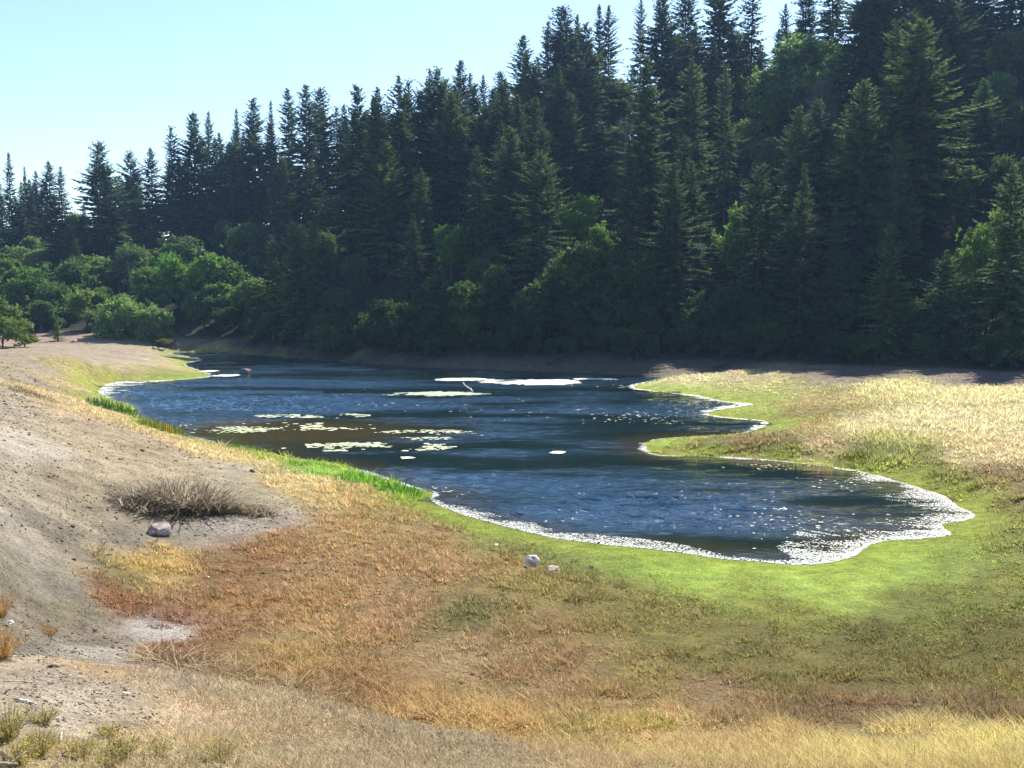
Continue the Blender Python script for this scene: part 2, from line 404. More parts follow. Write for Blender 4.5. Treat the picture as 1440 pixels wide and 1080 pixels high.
# ------------------------------------------------------------------ ground cover map: photo colour and growth at points on the ground
GC = [  # px, py, (sRGB as sunlit), grass height m, bare-earth share
    (60, 960, (190, 172, 150), .03, .9), (20, 940, (186, 165, 140), .04, .8), (150, 985, (186, 166, 142), .05, .7), (60, 1010, (186, 168, 146), .03, .9), (60, 1055, (165, 150, 112), .10, .4), (230, 1000, (182, 160, 128), .08, .4),
    (300, 980, (174, 154, 118), .11, .2), (420, 1030, (165, 148, 118), .12, .2), (560, 1055, (156, 140, 112), .10, .3), (300, 1060, (166, 150, 112), .13, .2), (660, 1060, (158, 140, 110), .10, .3),
    (760, 1060, (182, 150, 92), .13, .1), (480, 1000, (160, 143, 114), .11, .2), (560, 1015, (160, 142, 112), .10, .2), (150, 940, (192, 158, 108), .07, .4), (250, 958, (175, 150, 112), .10, .3), (200, 1040, (176, 158, 124), .09, .4), (120, 1070, (160, 146, 110), .12, .3),
    (900, 1015, (202, 168, 88), .20, 0), (830, 1030, (186, 150, 80), .14, 0), (1000, 1060, (190, 160, 86), .22, 0), (1200, 1060, (200, 174, 88), .26, 0), (1400, 1045, (206, 182, 88), .30, 0), (1100, 1035, (192, 162, 84), .2, 0), (1300, 1030, (196, 170, 90), .24, 0), (690, 1010, (182, 154, 92), .13, 0), (600, 995, (176, 148, 90), .13, 0),
    (1150, 1000, (148, 112, 66), .11, .05), (1400, 1005, (142, 108, 60), .12, .05), (1000, 970, (165, 125, 80), .1, .1), (1250, 990, (150, 112, 70), .11, .05), (1060, 1000, (165, 125, 75), .12, 0), (870, 980, (172, 130, 74), .11, 0),
    (250, 870, (150, 95, 56), .11, 0), (180, 855, (150, 95, 55), .11, .05), (230, 912, (150, 92, 52), .12, 0), (150, 830, (158, 104, 60), .1, .1), (350, 790, (165, 114, 66), .11, 0), (330, 850, (165, 116, 62), .11, 0), (290, 900, (160, 110, 58), .11, 0), (340, 920, (172, 128, 68), .12, 0),
    (450, 860, (182, 136, 74), .12, 0), (420, 920, (180, 138, 72), .12, 0), (550, 800, (174, 128, 74), .11, 0), (600, 850, (174, 128, 80), .1, .05), (500, 935, (170, 126, 70), .12, 0), (470, 965, (160, 115, 62), .13, 0), (650, 925, (176, 136, 88), .1, .05), (560, 960, (165, 118, 66), .12, 0), (780, 880, (165, 124, 66), .11, 0),
    (700, 800, (166, 128, 60), .11, 0), (640, 860, (125, 118, 58), .12, 0), (600, 750, (170, 128, 70), .1, 0), (500, 745, (182, 138, 74), .11, 0), (400, 760, (172, 124, 68), .11, 0), (460, 700, (198, 160, 96), .14, 0), (420, 680, (206, 176, 106), .18, 0), (340, 645, (204, 178, 112), .18, 0), (270, 627, (206, 182, 112), .18, 0), (210, 606, (204, 178, 108), .15, 0),
    (560, 725, (168, 132, 70), .1, 0), (520, 700, (190, 150, 80), .14, 0), (620, 800, (176, 132, 78), .1, .05), (530, 860, (178, 130, 80), .1, .03), (720, 960, (170, 128, 74), .12, 0), (800, 930, (168, 126, 76), .1, .03),
    (200, 797, (198, 164, 84), .22, 0), (160, 808, (150, 130, 62), .18, 0), (230, 790, (194, 150, 76), .18, 0),
    (850, 840, (142, 126, 46), .12, 0), (950, 880, (132, 112, 46), .13, 0), (1050, 900, (124, 106, 46), .12, 0), (1200, 900, (116, 102, 42), .12, 0), (1400, 900, (112, 100, 40), .12, 0), (1300, 850, (122, 118, 42), .1, 0), (1440, 830, (126, 120, 44), .1, 0), (1100, 860, (120, 122, 45), .1, 0),
    (1430, 750, (140, 140, 46), .1, 0), (1440, 705, (138, 118, 58), .12, 0), (800, 795, (132, 132, 52), .1, 0), (720, 770, (140, 135, 58), .09, 0), (900, 955, (152, 116, 62), .12, 0), (1000, 930, (128, 104, 46), .12, 0), (1250, 950, (122, 98, 42), .14, 0), (1430, 960, (128, 102, 44), .14, 0), (1100, 950, (132, 104, 46), .14, 0),
    (760, 830, (160, 130, 54), .11, 0), (820, 870, (150, 122, 52), .12, 0),
    (1000, 805, (146, 172, 54), .05, 0), (1200, 803, (152, 176, 62), .04, 0), (1340, 775, (140, 166, 54), .05, 0), (1390, 715, (150, 166, 58), .05, 0), (1290, 672, (150, 164, 54), .05, 0), (880, 787, (128, 150, 52), .06, 0), (700, 745, (128, 150, 58), .06, 0), (1100, 810, (154, 182, 62), .04, 0), (1270, 790, (146, 172, 58), .04, 0), (1150, 825, (146, 164, 58), .05, 0), (1050, 825, (136, 150, 52), .07, 0),
    (940, 795, (140, 165, 54), .05, 0), (800, 770, (134, 155, 58), .06, 0), (640, 725, (130, 152, 60), .06, 0), (1400, 740, (146, 165, 55), .05, 0), (1200, 663, (145, 160, 55), .05, 0), (1110, 653, (140, 150, 55), .06, 0),
    (575, 694, (112, 170, 44), .25, 0), (510, 672, (128, 178, 50), .28, 0), (450, 657, (128, 174, 50), .22, 0), (390, 643, (160, 168, 72), .15, 0), (330, 629, (140, 165, 60), .15, 0), (240, 606, (130, 160, 52), .2, 0), (610, 698, (120, 160, 52), .1, 0),
    (130, 545, (148, 158, 66), .05, 0), (230, 522, (158, 158, 70), .06, 0), (265, 527, (140, 168, 60), .05, 0), (100, 543, (196, 172, 112), .1, 0), (190, 524, (196, 168, 104), .1, 0), (150, 533, (168, 152, 74), .07, 0), (120, 533, (194, 168, 106), .1, 0), (250, 516, (200, 178, 120), .08, 0), (150, 560, (140, 170, 60), .1, 0), (115, 560, (150, 158, 66), .08, 0), (90, 560, (196, 172, 112), .1, 0), (140, 580, (200, 174, 110), .14, 0), (255, 507, (140, 160, 65), .06, 0), (235, 512, (200, 178, 118), .1, 0), (210, 533, (140, 165, 62), .06, 0),
    (190, 495, (158, 140, 120), .03, .8), (212, 500, (162, 144, 120), .03, .7), (120, 505, (156, 138, 118), .03, .8), (80, 494, (156, 138, 118), .03, .8), (160, 490, (156, 138, 118), .03, .8), (180, 503, (158, 140, 120), .03, .8),
    (100, 500, (158, 138, 118), .03, .8), (50, 520, (154, 136, 117), .03, .8), (150, 511, (158, 141, 120), .02, .9), (200, 508, (166, 148, 122), .03, .7), (30, 560, (160, 143, 122), .04, .7), (100, 583, (188, 162, 120), .07, .3), (60, 592, (176, 156, 124), .05, .5), (50, 632, (192, 177, 158), .02, .95), (150, 645, (176, 156, 126), .06, .5), (20, 500, (156, 138, 116), .04, .7), (10, 580, (164, 148, 126), .04, .7), (60, 540, (150, 134, 114), .05, .6),
    (50, 700, (165, 150, 126), .04, .8), (100, 680, (160, 142, 114), .04, .8), (30, 760, (164, 152, 134), .03, .95), (100, 760, (140, 128, 110), .03, .95), (60, 830, (138, 129, 112), .03, .9), (130, 720, (150, 135, 110), .04, .85), (180, 760, (138, 127, 112), .03, .9), (330, 735, (160, 148, 136), .02, .95), (380, 738, (160, 146, 130), .02, .95), (260, 745, (148, 138, 124), .02, .95), (40, 890, (134, 124, 108), .03, .9), (130, 895, (140, 126, 106), .04, .8), (90, 860, (132, 122, 96), .07, .6),
    (213, 889, (188, 178, 168), .02, .95), (238, 884, (180, 168, 156), .02, .9), (138, 918, (176, 166, 152), .02, .95),
    (150, 600, (168, 147, 116), .05, .5), (250, 655, (176, 156, 122), .06, .5), (215, 635, (160, 140, 108), .05, .5), (350, 700, (166, 150, 116), .06, .5), (310, 665, (172, 156, 130), .03, .8), (250, 620, (178, 158, 118), .07, .4), (0, 660, (170, 156, 132), .03, .9),
    (1300, 590, (202, 187, 132), .3, 0), (1400, 600, (206, 188, 130), .26, 0), (1200, 600, (196, 182, 122), .28, 0), (1430, 640, (202, 178, 124), .22, 0), (1350, 645, (198, 178, 114), .22, 0), (1250, 632, (168, 174, 92), .34, 0), (1150, 638, (192, 164, 112), .24, 0), (1050, 633, (152, 122, 70), .14, 0), (970, 630, (142, 132, 60), .14, 0), (1090, 645, (118, 108, 50), .14, 0), (1200, 650, (116, 106, 50), .2, 0), (1300, 665, (116, 106, 48), .16, 0), (1010, 637, (128, 125, 55), .14, 0),
    (1400, 680, (152, 122, 76), .16, 0), (1350, 690, (125, 115, 50), .12, 0), (1110, 580, (152, 132, 62), .14, 0), (1150, 562, (172, 152, 82), .16, 0), (1050, 545, (182, 176, 92), .2, 0), (1250, 545, (200, 188, 118), .3, 0), (1400, 550, (206, 191, 126), .3, 0), (975, 537, (206, 190, 132), .2, 0), (1050, 557, (150, 172, 60), .06, 0), (1090, 600, (140, 166, 56), .06, 0), (950, 548, (162, 190, 80), .06, 0), (935, 622, (150, 176, 60), .08, 0), (1060, 580, (150, 170, 62), .06, 0), (1130, 600, (165, 140, 70), .15, 0), (1000, 550, (160, 182, 72), .06, 0),
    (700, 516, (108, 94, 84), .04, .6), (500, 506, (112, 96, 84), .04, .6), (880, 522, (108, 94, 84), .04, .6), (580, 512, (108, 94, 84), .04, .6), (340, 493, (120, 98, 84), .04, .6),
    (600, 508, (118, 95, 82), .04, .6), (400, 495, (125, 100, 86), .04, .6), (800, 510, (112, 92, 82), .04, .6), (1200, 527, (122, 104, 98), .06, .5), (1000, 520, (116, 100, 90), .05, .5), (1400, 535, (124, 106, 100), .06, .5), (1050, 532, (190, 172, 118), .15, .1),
    (250, 487, (168, 148, 122), .05, .6), (262, 493, (148, 152, 82), .05, 0), (90, 470, (160, 130, 112), .03, .7), (290, 486, (162, 138, 112), .04, .6)]
_h = hit([g[0] for g in GC], [g[1] for g in GC])
GA = np.c_[np.arctan2(_h[:, 0], _h[:, 1]), .5 * np.log(np.hypot(_h[:, 0], _h[:, 1]))]
GV = np.array([np.r_[lin(g[2]), g[3], g[4]] for g in GC])
_lum = GV[:, :3] @ np.array([.3, .6, .1])
GV[:, :3] = GV[:, :3] * .80 + _lum[:, None] * .20
for _i, _g in enumerate(GC):
    _r, _gg, _b = _g[2]
    if _g[4] >= .5: GV[_i, :3] *= (1.0, 1.0, .96)                       # bare earth, a little warmer
    elif _r > 1.22 * _gg and _g[1] > 690: GV[_i, :3] *= (.97, 1.10, 1.06)   # rusty sedge, towards tan
    elif _r > 1.12 * _gg and _g[1] > 690: GV[_i, :3] *= (.98, 1.02, 1.08)
    elif _gg > _r: GV[_i, :3] *= (1.12, 1.0, .9)                       # fresh green, towards yellow
    if 860 < _g[0] and 780 < _g[1] < 965: GV[_i, :3] *= (1.2, 1.32, 1.1); GV[_i, 3] *= .7
    if _g[0] < 700 and _g[1] > 970 and _g[4] < .5: GV[_i, :3] *= (1.16, 1.08, .92)


def cover(x, y):
    """base colour (3), grass height, bare-earth share of the ground at x, y"""
    x = np.asarray(x, float).ravel(); y = np.asarray(y, float).ravel()
    x = x + .9 * fbm(x, y, 3.0, 3) * np.clip(np.hypot(x, y) / 40, .35, 3); y2 = y + 1.2 * fbm(x + 91, y, 3.5, 3) * np.clip(np.hypot(x, y) / 40, .35, 3)
    u, v = np.arctan2(x, np.maximum(y2, 1)), .5 * np.log(np.maximum(np.hypot(x, y2), 2))
    out = np.empty((len(x), 5))
    for i in range(0, len(x), 20000):
        d2 = (u[i:i + 20000, None] - GA[None, :, 0]) ** 2 + (v[i:i + 20000, None] - GA[None, :, 1]) ** 2
        w = 1 / (d2 + 1.2e-4) ** 2.2
        out[i:i + 20000] = (w @ GV) / w.sum(1)[:, None]
    sd, rw = lake_sd(x, y)
    # the wet margin of the lake greens over
    g = lin((164, 178, 58))
    near = y < 60
    m = smooth(4.0, .2, sd) * (sd > 0) * .55 * np.where((y > 112) & (x > -38), .12, 1)
    out[:, :3] = out[:, :3] * (1 - m[:, None]) + g * m[:, None]
    out[:, 3] = out[:, 3] * (1 - .6 * m)
    out[:, 4] *= 1 - m
    out[:, :3] *= K
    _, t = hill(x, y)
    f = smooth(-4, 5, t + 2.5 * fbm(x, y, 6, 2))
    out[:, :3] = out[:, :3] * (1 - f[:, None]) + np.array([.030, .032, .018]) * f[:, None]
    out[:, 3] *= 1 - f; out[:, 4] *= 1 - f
    mud = smooth(.05, -.6, sd)
    out[:, :3] = out[:, :3] * (1 - mud[:, None]) + np.array([.05, .042, .024]) * mud[:, None]
    return out


def grow(a, b, s0, r, smax):
    v = [a]; s = s0
    while v[-1] < b:
        v.append(v[-1] + s); s = min(s * r, smax)
    return v


xs_pos = grow(0, 75, .28, 1.0, .28) + grow(76, 420, .5, 1.06, 12)
xs = np.array(sorted(set([-a for a in xs_pos] + xs_pos)))
ys = [4.0]
while ys[-1] < 215: ys.append(ys[-1] * 1.0075)
while ys[-1] < 480: ys.append(ys[-1] + min(1.7 * 1.02 ** (len(ys) % 500), 6))
ys = np.array(sorted([-150, -100, -70, -50, -35, -25, -18, -12, -8, -5, -3, -1.5, 0, 1, 1.8, 2.5, 3, 3.5] + ys))
X, Y = np.meshgrid(xs, ys)
Zt = ground(X, Y)
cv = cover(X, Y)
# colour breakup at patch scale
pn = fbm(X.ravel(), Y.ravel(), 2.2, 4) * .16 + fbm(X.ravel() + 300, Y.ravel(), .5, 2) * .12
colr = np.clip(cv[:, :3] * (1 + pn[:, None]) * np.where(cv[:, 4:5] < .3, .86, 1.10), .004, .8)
nx, ny = len(xs), len(ys)
I = np.arange(nx * ny).reshape(ny, nx)
F = np.stack([I[:-1, :-1], I[:-1, 1:], I[1:, 1:], I[1:, :-1]], -1).reshape(-1, 4)
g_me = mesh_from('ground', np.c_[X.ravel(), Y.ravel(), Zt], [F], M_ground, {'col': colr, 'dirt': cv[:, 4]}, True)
tag(link('ground', g_me), 'dry lakeside ground rising into the forested hillside', 'ground', kind='structure')

# ------------------------------------------------------------------ water
wx = np.arange(SH[:, 0].min() - 2, SH[:, 0].max() + 2, .2)
wy = [30.0]
while wy[-1] < SH[:, 1].max() + 2: wy.append(wy[-1] + max(.15, wy[-1] * .0036))
wy = np.array(wy)
X, Y = np.meshgrid(wx, wy)
sd, _ = lake_sd(X, Y)
xr, yr = X.ravel(), Y.ravel()


def blob(px, py, rx, ry, x, y):
    c = P(px, py); ax = abs(P(px + rx, py)[0] - c[0]); ay = abs(P(px, py - ry)[1] - P(px, py + ry)[1]) / 2
    return np.exp(-(((x - c[0]) / ax) ** 2 + ((y - c[1]) / ay) ** 2))


rip = np.full(len(xr), .62)
for px, py, rx, ry, v in [(330, 560, 260, 22, .8), (520, 575, 200, 12, .2), (780, 585, 170, 10, .12), (700, 680, 200, 30, .4), (850, 715, 260, 20, .5), (1100, 690, 90, 16, .3), (650, 610, 120, 8, .15),
                          (960, 615, 140, 14, -.50), (1000, 655, 170, 12, -.42), (430, 606, 150, 13, -1.1), (1000, 765, 250, 16, -.55), (1240, 700, 80, 30, -.35), (700, 735, 120, 8, -.4), (640, 700, 60, 10, -.3),
                          (700, 527, 300, 6, -.45), (950, 545, 90, 8, -.3), (860, 600, 90, 6, -.3), (820, 640, 110, 6, -.15), (950, 566, 120, 5, -.15)]:
    rip += v * blob(px, py, rx, ry, xr, yr)
rip = np.clip(rip * 1.15 - .12, .03, 1.5)
# wavelets: directional ripples, roughened by gusts, dying out at the shore
_r = np.random.default_rng(91)
wz = np.zeros(len(xr))
warp = .35 * fbm(xr, yr, 2.5, 2)
for _k in range(22):
    lam = _r.uniform(.5, 1.5); th = R(100) + _r.normal(0, .75); ph = _r.uniform(0, 6.28)
    kx_, ky_ = math.cos(th) / lam * 6.283, math.sin(th) / lam * 6.283
    wz += lam * np.sin(kx_ * (xr + warp) + ky_ * (yr + warp * .7) + ph)
gst = np.clip(.74 + 1.2 * fbm(xr * .35, yr, 3.0, 3) + .5 * fbm(xr * .12, yr * .6, 9, 2), .12, 1.7)
amp = rip * gst
wz *= .0092 * amp * smooth(-.1, -1.6, sd)
rip = amp
weed = np.clip(1.6 * blob(430, 607, 140, 15, xr, yr) + .8 * blob(330, 598, 70, 8, xr, yr) + .5 * smooth(-3.5, -.3, sd) * (yr < 75) + .5 * blob(1180, 735, 110, 25, xr, yr) + .4 * blob(1000, 620, 120, 12, xr, yr), 0, 1)
nx, ny = len(wx), len(wy)
I = np.arange(nx * ny).reshape(ny, nx)
F = np.stack([I[:-1, :-1], I[:-1, 1:], I[1:, 1:], I[1:, :-1]], -1).reshape(-1, 4)
F = F[(sd[F] < 1.5).any(1)]
w_me = mesh_from('lake', np.c_[xr, yr, wz], [F], M_water, {'ripple': rip, 'weed': weed}, True)
tag(link('water', w_me), 'rippled dark blue lake water', 'water', kind='structure')


# ------------------------------------------------------------------ floating algae
def flakes(cx, cy, sx, sy, seed, zlo=.03, zhi=.055):
    """thin irregular pentagonal scales, each with a little thickness from its own tilt"""
    r = np.random.default_rng(seed)
    n = len(cx)
    k = 6
    ang = np.arange(k) / k * 2 * math.pi + r.uniform(-.35, .35, (n, k))
    rad = r.uniform(.55, 1.15, (n, k))
    vx = cx[:, None] + np.cos(ang) * rad * np.asarray(sx).reshape(-1, 1)
    vy = cy[:, None] + np.sin(ang) * rad * np.asarray(sy).reshape(-1, 1)
    vz = r.uniform(zlo, zhi, (n, 1)) + r.uniform(-.004, .004, (n, k))
    V = np.stack([vx, vy, vz], -1).reshape(-1, 3)
    return V, np.arange(n * k).reshape(n, k)


def mat_of_algae(name, px, py, rx, ry, n, label, tint, group=None, dens=1.4, size=.28, streak=1.0):
    c = P(px, py); ax = abs(P(px + rx, py)[0] - c[0]); ay = abs(P(px, py - ry)[1] - P(px, py + ry)[1]) / 2
    r = np.random.default_rng(int(px * 7 + py))
    a = r.uniform(0, 2 * math.pi, n * 3); q = np.sqrt(r.uniform(0, 1, n * 3))
    x = np.cos(a) * q * ax; y = np.sin(a) * q * ay
    q = q * (1 + .32 * fbm(np.cos(a) * 3 + px, np.sin(a) * 3 + py, 1.3, 3))
    f = fbm(x * .7 + px, (y + py) * .8, 1.6 if streak > 1 else ax * .35 + .6, 4)
    keep = r.uniform(-.5, .9, n * 3) < f * 1.9 * streak + dens * (1 - q ** 2.5) - .55
    x, y = x[keep][:n], y[keep][:n]
    s = r.uniform(.5, 1.3, len(x)) * size
    sd_, _ = lake_sd(x + c[0], y + c[1])
    ok = sd_ < -.1
    x, y, s = x[ok], y[ok], s[ok]
    V, F = flakes(x, y, s * 1.25, s, int(px + py))
    o = link(name, mesh_from(name, V, [F], M_algae), None, (c[0], c[1], 0))
    o.color = (*tint, 1)
    tag(o, label, 'algae mat', group)
    return o


G_AL = 'algae mats floating on the lake'
for args in [
    (612, 554.5, 76, 3.6, 520, 'long grey green algae mat floating in mid lake under a bleached stick', (.44, .50, .40), 1.1, .34, 1.0),
    (760, 537.5, 86, 4.4, 800, 'large bright cream algae mat in front of the shaded far bank', (.85, .83, .76), 1.3, .42, .9),
    (650, 534, 46, 1.8, 350, 'thin pale streak of algae trailing off the large cream mat', (1, 1, .85), 1.6, .4, .6),
    (840, 533.5, 32, 1.2, 150, 'narrow algae streak close to the dark far shore', (.9, .9, .75), 1.5, .35, .6),
    (440, 585, 80, 3.6, 150, 'cream algae mat at the far edge of the brown weedy patch', (.58, .62, .44), .42, .22, 1.7),
    (330, 606, 72, 5.5, 190, 'patchy cream algae mat nearest the reeds on the left bank', (.55, .58, .40), .3, .18, 1.7),
    (520, 629, 130, 6.5, 420, 'broad speckled algae mat along the near edge of the brown weedy patch', (.58, .62, .44), .34, .17, 1.7),
    (600, 612, 82, 7.5, 210, 'scattered cream algae mat at the open water end of the brown patch', (.54, .57, .40), .26, .17, 1.7),
    (430, 600, 120, 6, 110, 'thin sprinkle of algae flecks over the brown weedy patch', (.7, .72, .48), .3, .22, 1.5),
    (785, 637, 9, 1.6, 60, 'small lone algae fleck in the middle of the dark water', (.95, .97, .85), 1.3, .2, .8),
    (572, 644.5, 9, 1.2, 40, 'tiny cream algae streak off the near bank', (.95, .97, .8), 1.4, .18, .8),
    (293, 522.5, 13, 1.4, 90, 'white algae streak off the tip of the grassy spit', (1.05, 1.05, .98), 1.8, .35, .6),
    (318, 528.5, 18, 1.5, 130, 'white algae streak between the grassy spit and the lake rock', (1.05, 1.05, .98), 1.6, .35, .6),
    (470, 553, 20, 1.2, 0, '', (1, 1, 1), 1, .3, 1),
    (895, 680, 5, 1, 0, '', (1, 1, 1), 1, .3, 1)]:
    px, py, rx, ry, n, lab, tint, dens, size, streak = args
    if n:
        mat_of_algae('algae_mat', px, py, rx, ry, n, lab, tint, G_AL, dens, size, streak)

# bleached algae rim, its white partly painted sun glare: nobody could count its scales
segs = []
r = np.random.default_rng(11)
n = len(SH)
for i in range(n):
    a, b = SH[i], SH[(i + 1) % n]
    L = np.hypot(*(b - a)); wa, wb = SHW[i], SHW[(i + 1) % n]
    _k = .35 + 1.3 * float(vnoise(np.array([a[0] * .35]), np.array([a[1] * .35]))[0]); wa, wb = wa * _k, wb * _k
    m = int(L * max(wa, wb) * (300 if a[1] < 75 else 40)) + int(L * 2 * (max(wa, wb) > 0))
    t = r.uniform(0, 1, m); w = wa * (1 - t) + wb * t
    nrm = np.array([-(b - a)[1], (b - a)[0]]) / L
    off = (r.uniform(0, 1, m) ** 1.3) * w * 1.05
    p = a + (b - a) * t[:, None]
    for sg in (1, -1):
        q = p + nrm * (off * sg)[:, None]
        segs.append(np.c_[q, w, off])
Q = np.vstack(segs)
sd, _ = lake_sd(Q[:, 0], Q[:, 1])
q = np.clip(-sd / np.maximum(Q[:, 2], .05), -1, 2)
f = fbm(Q[:, 0] * .6, Q[:, 1] * 1.6, 1.5, 3)
keep = (sd < .12) & (r.uniform(0, 1, len(Q)) < np.clip(1.1 - q * 1.0 + f * 1.6, .0, 1))
Q = Q[keep]
s = r.uniform(.5, 1.3, len(Q)) * np.where(Q[:, 1] < 75, .03, .11)
V, F = flakes(Q[:, 0], Q[:, 1], s * 1.4, s, 5, .022, .032)
o = link('bleached_algae_rim', mesh_from('bleached_algae_rim', V, [F], M_algae))
o.color = (.74, .74, .73, 1)
tag(o, 'bleached algae along the waterline of the lake, its white partly painted sun glare', 'algae', kind='stuff')
# loose flecks drifting
fx, fy = [], []
for px, py, rx, ry, m in [(1080, 656, 60, 5, 26), (1120, 735, 110, 22, 60), (880, 588, 70, 8, 60), (1000, 563, 60, 6, 30), (900, 545, 40, 3, 18), (620, 690, 40, 8, 20), (700, 575, 330, 22, 40), (1180, 680, 60, 12, 25), (250, 600, 20, 4, 20)]:
    c = P(px, py); ax = abs(P(px + rx, py)[0] - c[0]); ay = abs(P(px, py - ry)[1] - P(px, py + ry)[1]) / 2
    fx.append(c[0] + r.normal(0, .55, m) * ax); fy.append(c[1] + r.normal(0, .55, m) * ay)
fx, fy = np.concatenate(fx), np.concatenate(fy)
sd, _ = lake_sd(fx, fy); ok = sd < -.3
fx, fy = fx[ok], fy[ok]
s = r.uniform(.4, 1, len(fx)) * .0016 * fy
V, F = flakes(fx, fy, s * 1.5, s, 6)
o = link('algae_flecks', mesh_from('algae_flecks', V, [F], M_algae)); o.color = (.7, .7, .6, 1)
tag(o, 'pale algae flecks drifting over the open water', 'algae', kind='stuff')


# ------------------------------------------------------------------ grass
def blades(x, y, z, h, w, col, lean, az, seed, segs=2, curl=.5):
    """bent tapering blades; returns V, faces, colours"""
    n = len(x)
    dx, dy = np.cos(az), np.sin(az)
    sx, sy = -dy, dx
    rows = []
    for k in range(segs):
        t = k / segs
        out = lean * (t + curl * t * t) * h
        up = h * t * (1 - .25 * curl * t)
        ww = w * (1 - t * .45) * .5
        for s in (-1, 1):
            rows.append(np.stack([x + dx * out + s * sx * ww, y + dy * out + s * sy * ww, z + up], -1))
    out = lean * (1 + curl) * h
    rows.append(np.stack([x + dx * out, y + dy * out, z + h * (1 - .3 * curl)], -1))
    m = 2 * segs + 1
    V = np.stack(rows, 1).reshape(-1, 3)
    b = (np.arange(n) * m)[:, None]
    quads = np.concatenate([b + np.array([[2 * k, 2 * k + 1, 2 * k + 3, 2 * k + 2]]) for k in range(segs - 1)]) if segs > 1 else np.zeros((0, 4), int)
    tri = b + np.array([[2 * segs - 2, 2 * segs - 1, 2 * segs]])
    C = np.repeat(col, m, 0)
    return V, [quads, tri], C


def scatter_grass(nt, per, seed, name, label, cond, dmin=7.5, dmax=125, hs=1.0, tone=1.0):
    r = np.random.default_rng(seed)
    nt = int(nt * 1.25); ang = r.uniform(-.70, .70, nt)
    d = np.exp(r.uniform(math.log(dmin), math.log(dmax), nt))
    x, y = np.sin(ang) * d, np.cos(ang) * d
    sd, _ = lake_sd(x, y)
    cvx = cover(x, y)
    _, t = hill(x, y)
    clump = fbm(x, y, 1.1, 3)
    pr = np.clip((1 - .86 * cvx[:, 4]) * (.75 + clump * 1.3), .02, 1)
    ok = (sd > .12) & (t < 2) & (r.uniform(0, 1, nt) < pr) & cond(x, y, cvx)
    x, y, d, cvx, clump = x[ok], y[ok], d[ok], cvx[ok], clump[ok]
    z = ground(x, y) - .01
    n = len(x)
    hh = cvx[:, 3] * (1 + .7 * clump) * hs * r.uniform(.6, 1.35, n) * np.clip(.75 + d / 120, .75, 1.5) * np.where(d < 19, .68, 1)
    rad = .5 * hh + .0016 * d
    tc = cvx[:, :3] * 1.75 * tone * r.uniform(.72, 1.3, (n, 1)) * r.uniform(.92, 1.08, (n, 3))
    i = np.repeat(np.arange(n), per)
    m = len(i)
    a = r.uniform(0, 2 * math.pi, m); q = np.sqrt(r.uniform(0, 1, m)) * rad[i]
    bx, by = x[i] + np.cos(a) * q, y[i] + np.sin(a) * q
    h = hh[i] * r.uniform(.5, 1.2, m)
    w = np.maximum(.006 + .05 * h * .4, .00075 * d[i]) * r.uniform(.7, 1.4, m)
    col = tc[i] * r.uniform(.75, 1.25, (m, 1))
    V, F, C = blades(bx, by, z[i], h, w, np.clip(col, .003, .85), r.uniform(.25, 1.15, m), a + r.normal(0, .7, m), seed)
    o = link(name, mesh_from(name, V, F, M_blade, {'col': C}))
    tag(o, label, 'grass', kind='stuff')
    return o


scatter_grass(130000, 6, 21, 'dry_grass', 'low dry grass and sedge carpeting the lake flats', lambda x, y, c: np.ones(len(x), bool))
scatter_grass(26000, 9, 22, 'tall_grass', 'taller straw grass in the meadow and on the near bank', lambda x, y, c: c[:, 3] > .16, hs=.72)
scatter_grass(15000, 7, 23, 'foreground_grass', 'short dry grass on the bank at the viewer feet', lambda x, y, c: c[:, 4] < .75, 6.5, 19, .9)


scatter_grass(15000, 16, 24, 'sedge_tufts', 'darker sedge tufts standing out of the brown flat', lambda x, y, c: (c[:, 3] > .07) & (c[:, 3] < .16), 15, 70, 1.9, .9)


scatter_grass(16000, 6, 25, 'marsh_specks', 'dark specks of marsh weed in the fresh green margin', lambda x, y, c: (c[:, 3] < .085) & (c[:, 4] < .05), 25, 75, .9, .55)


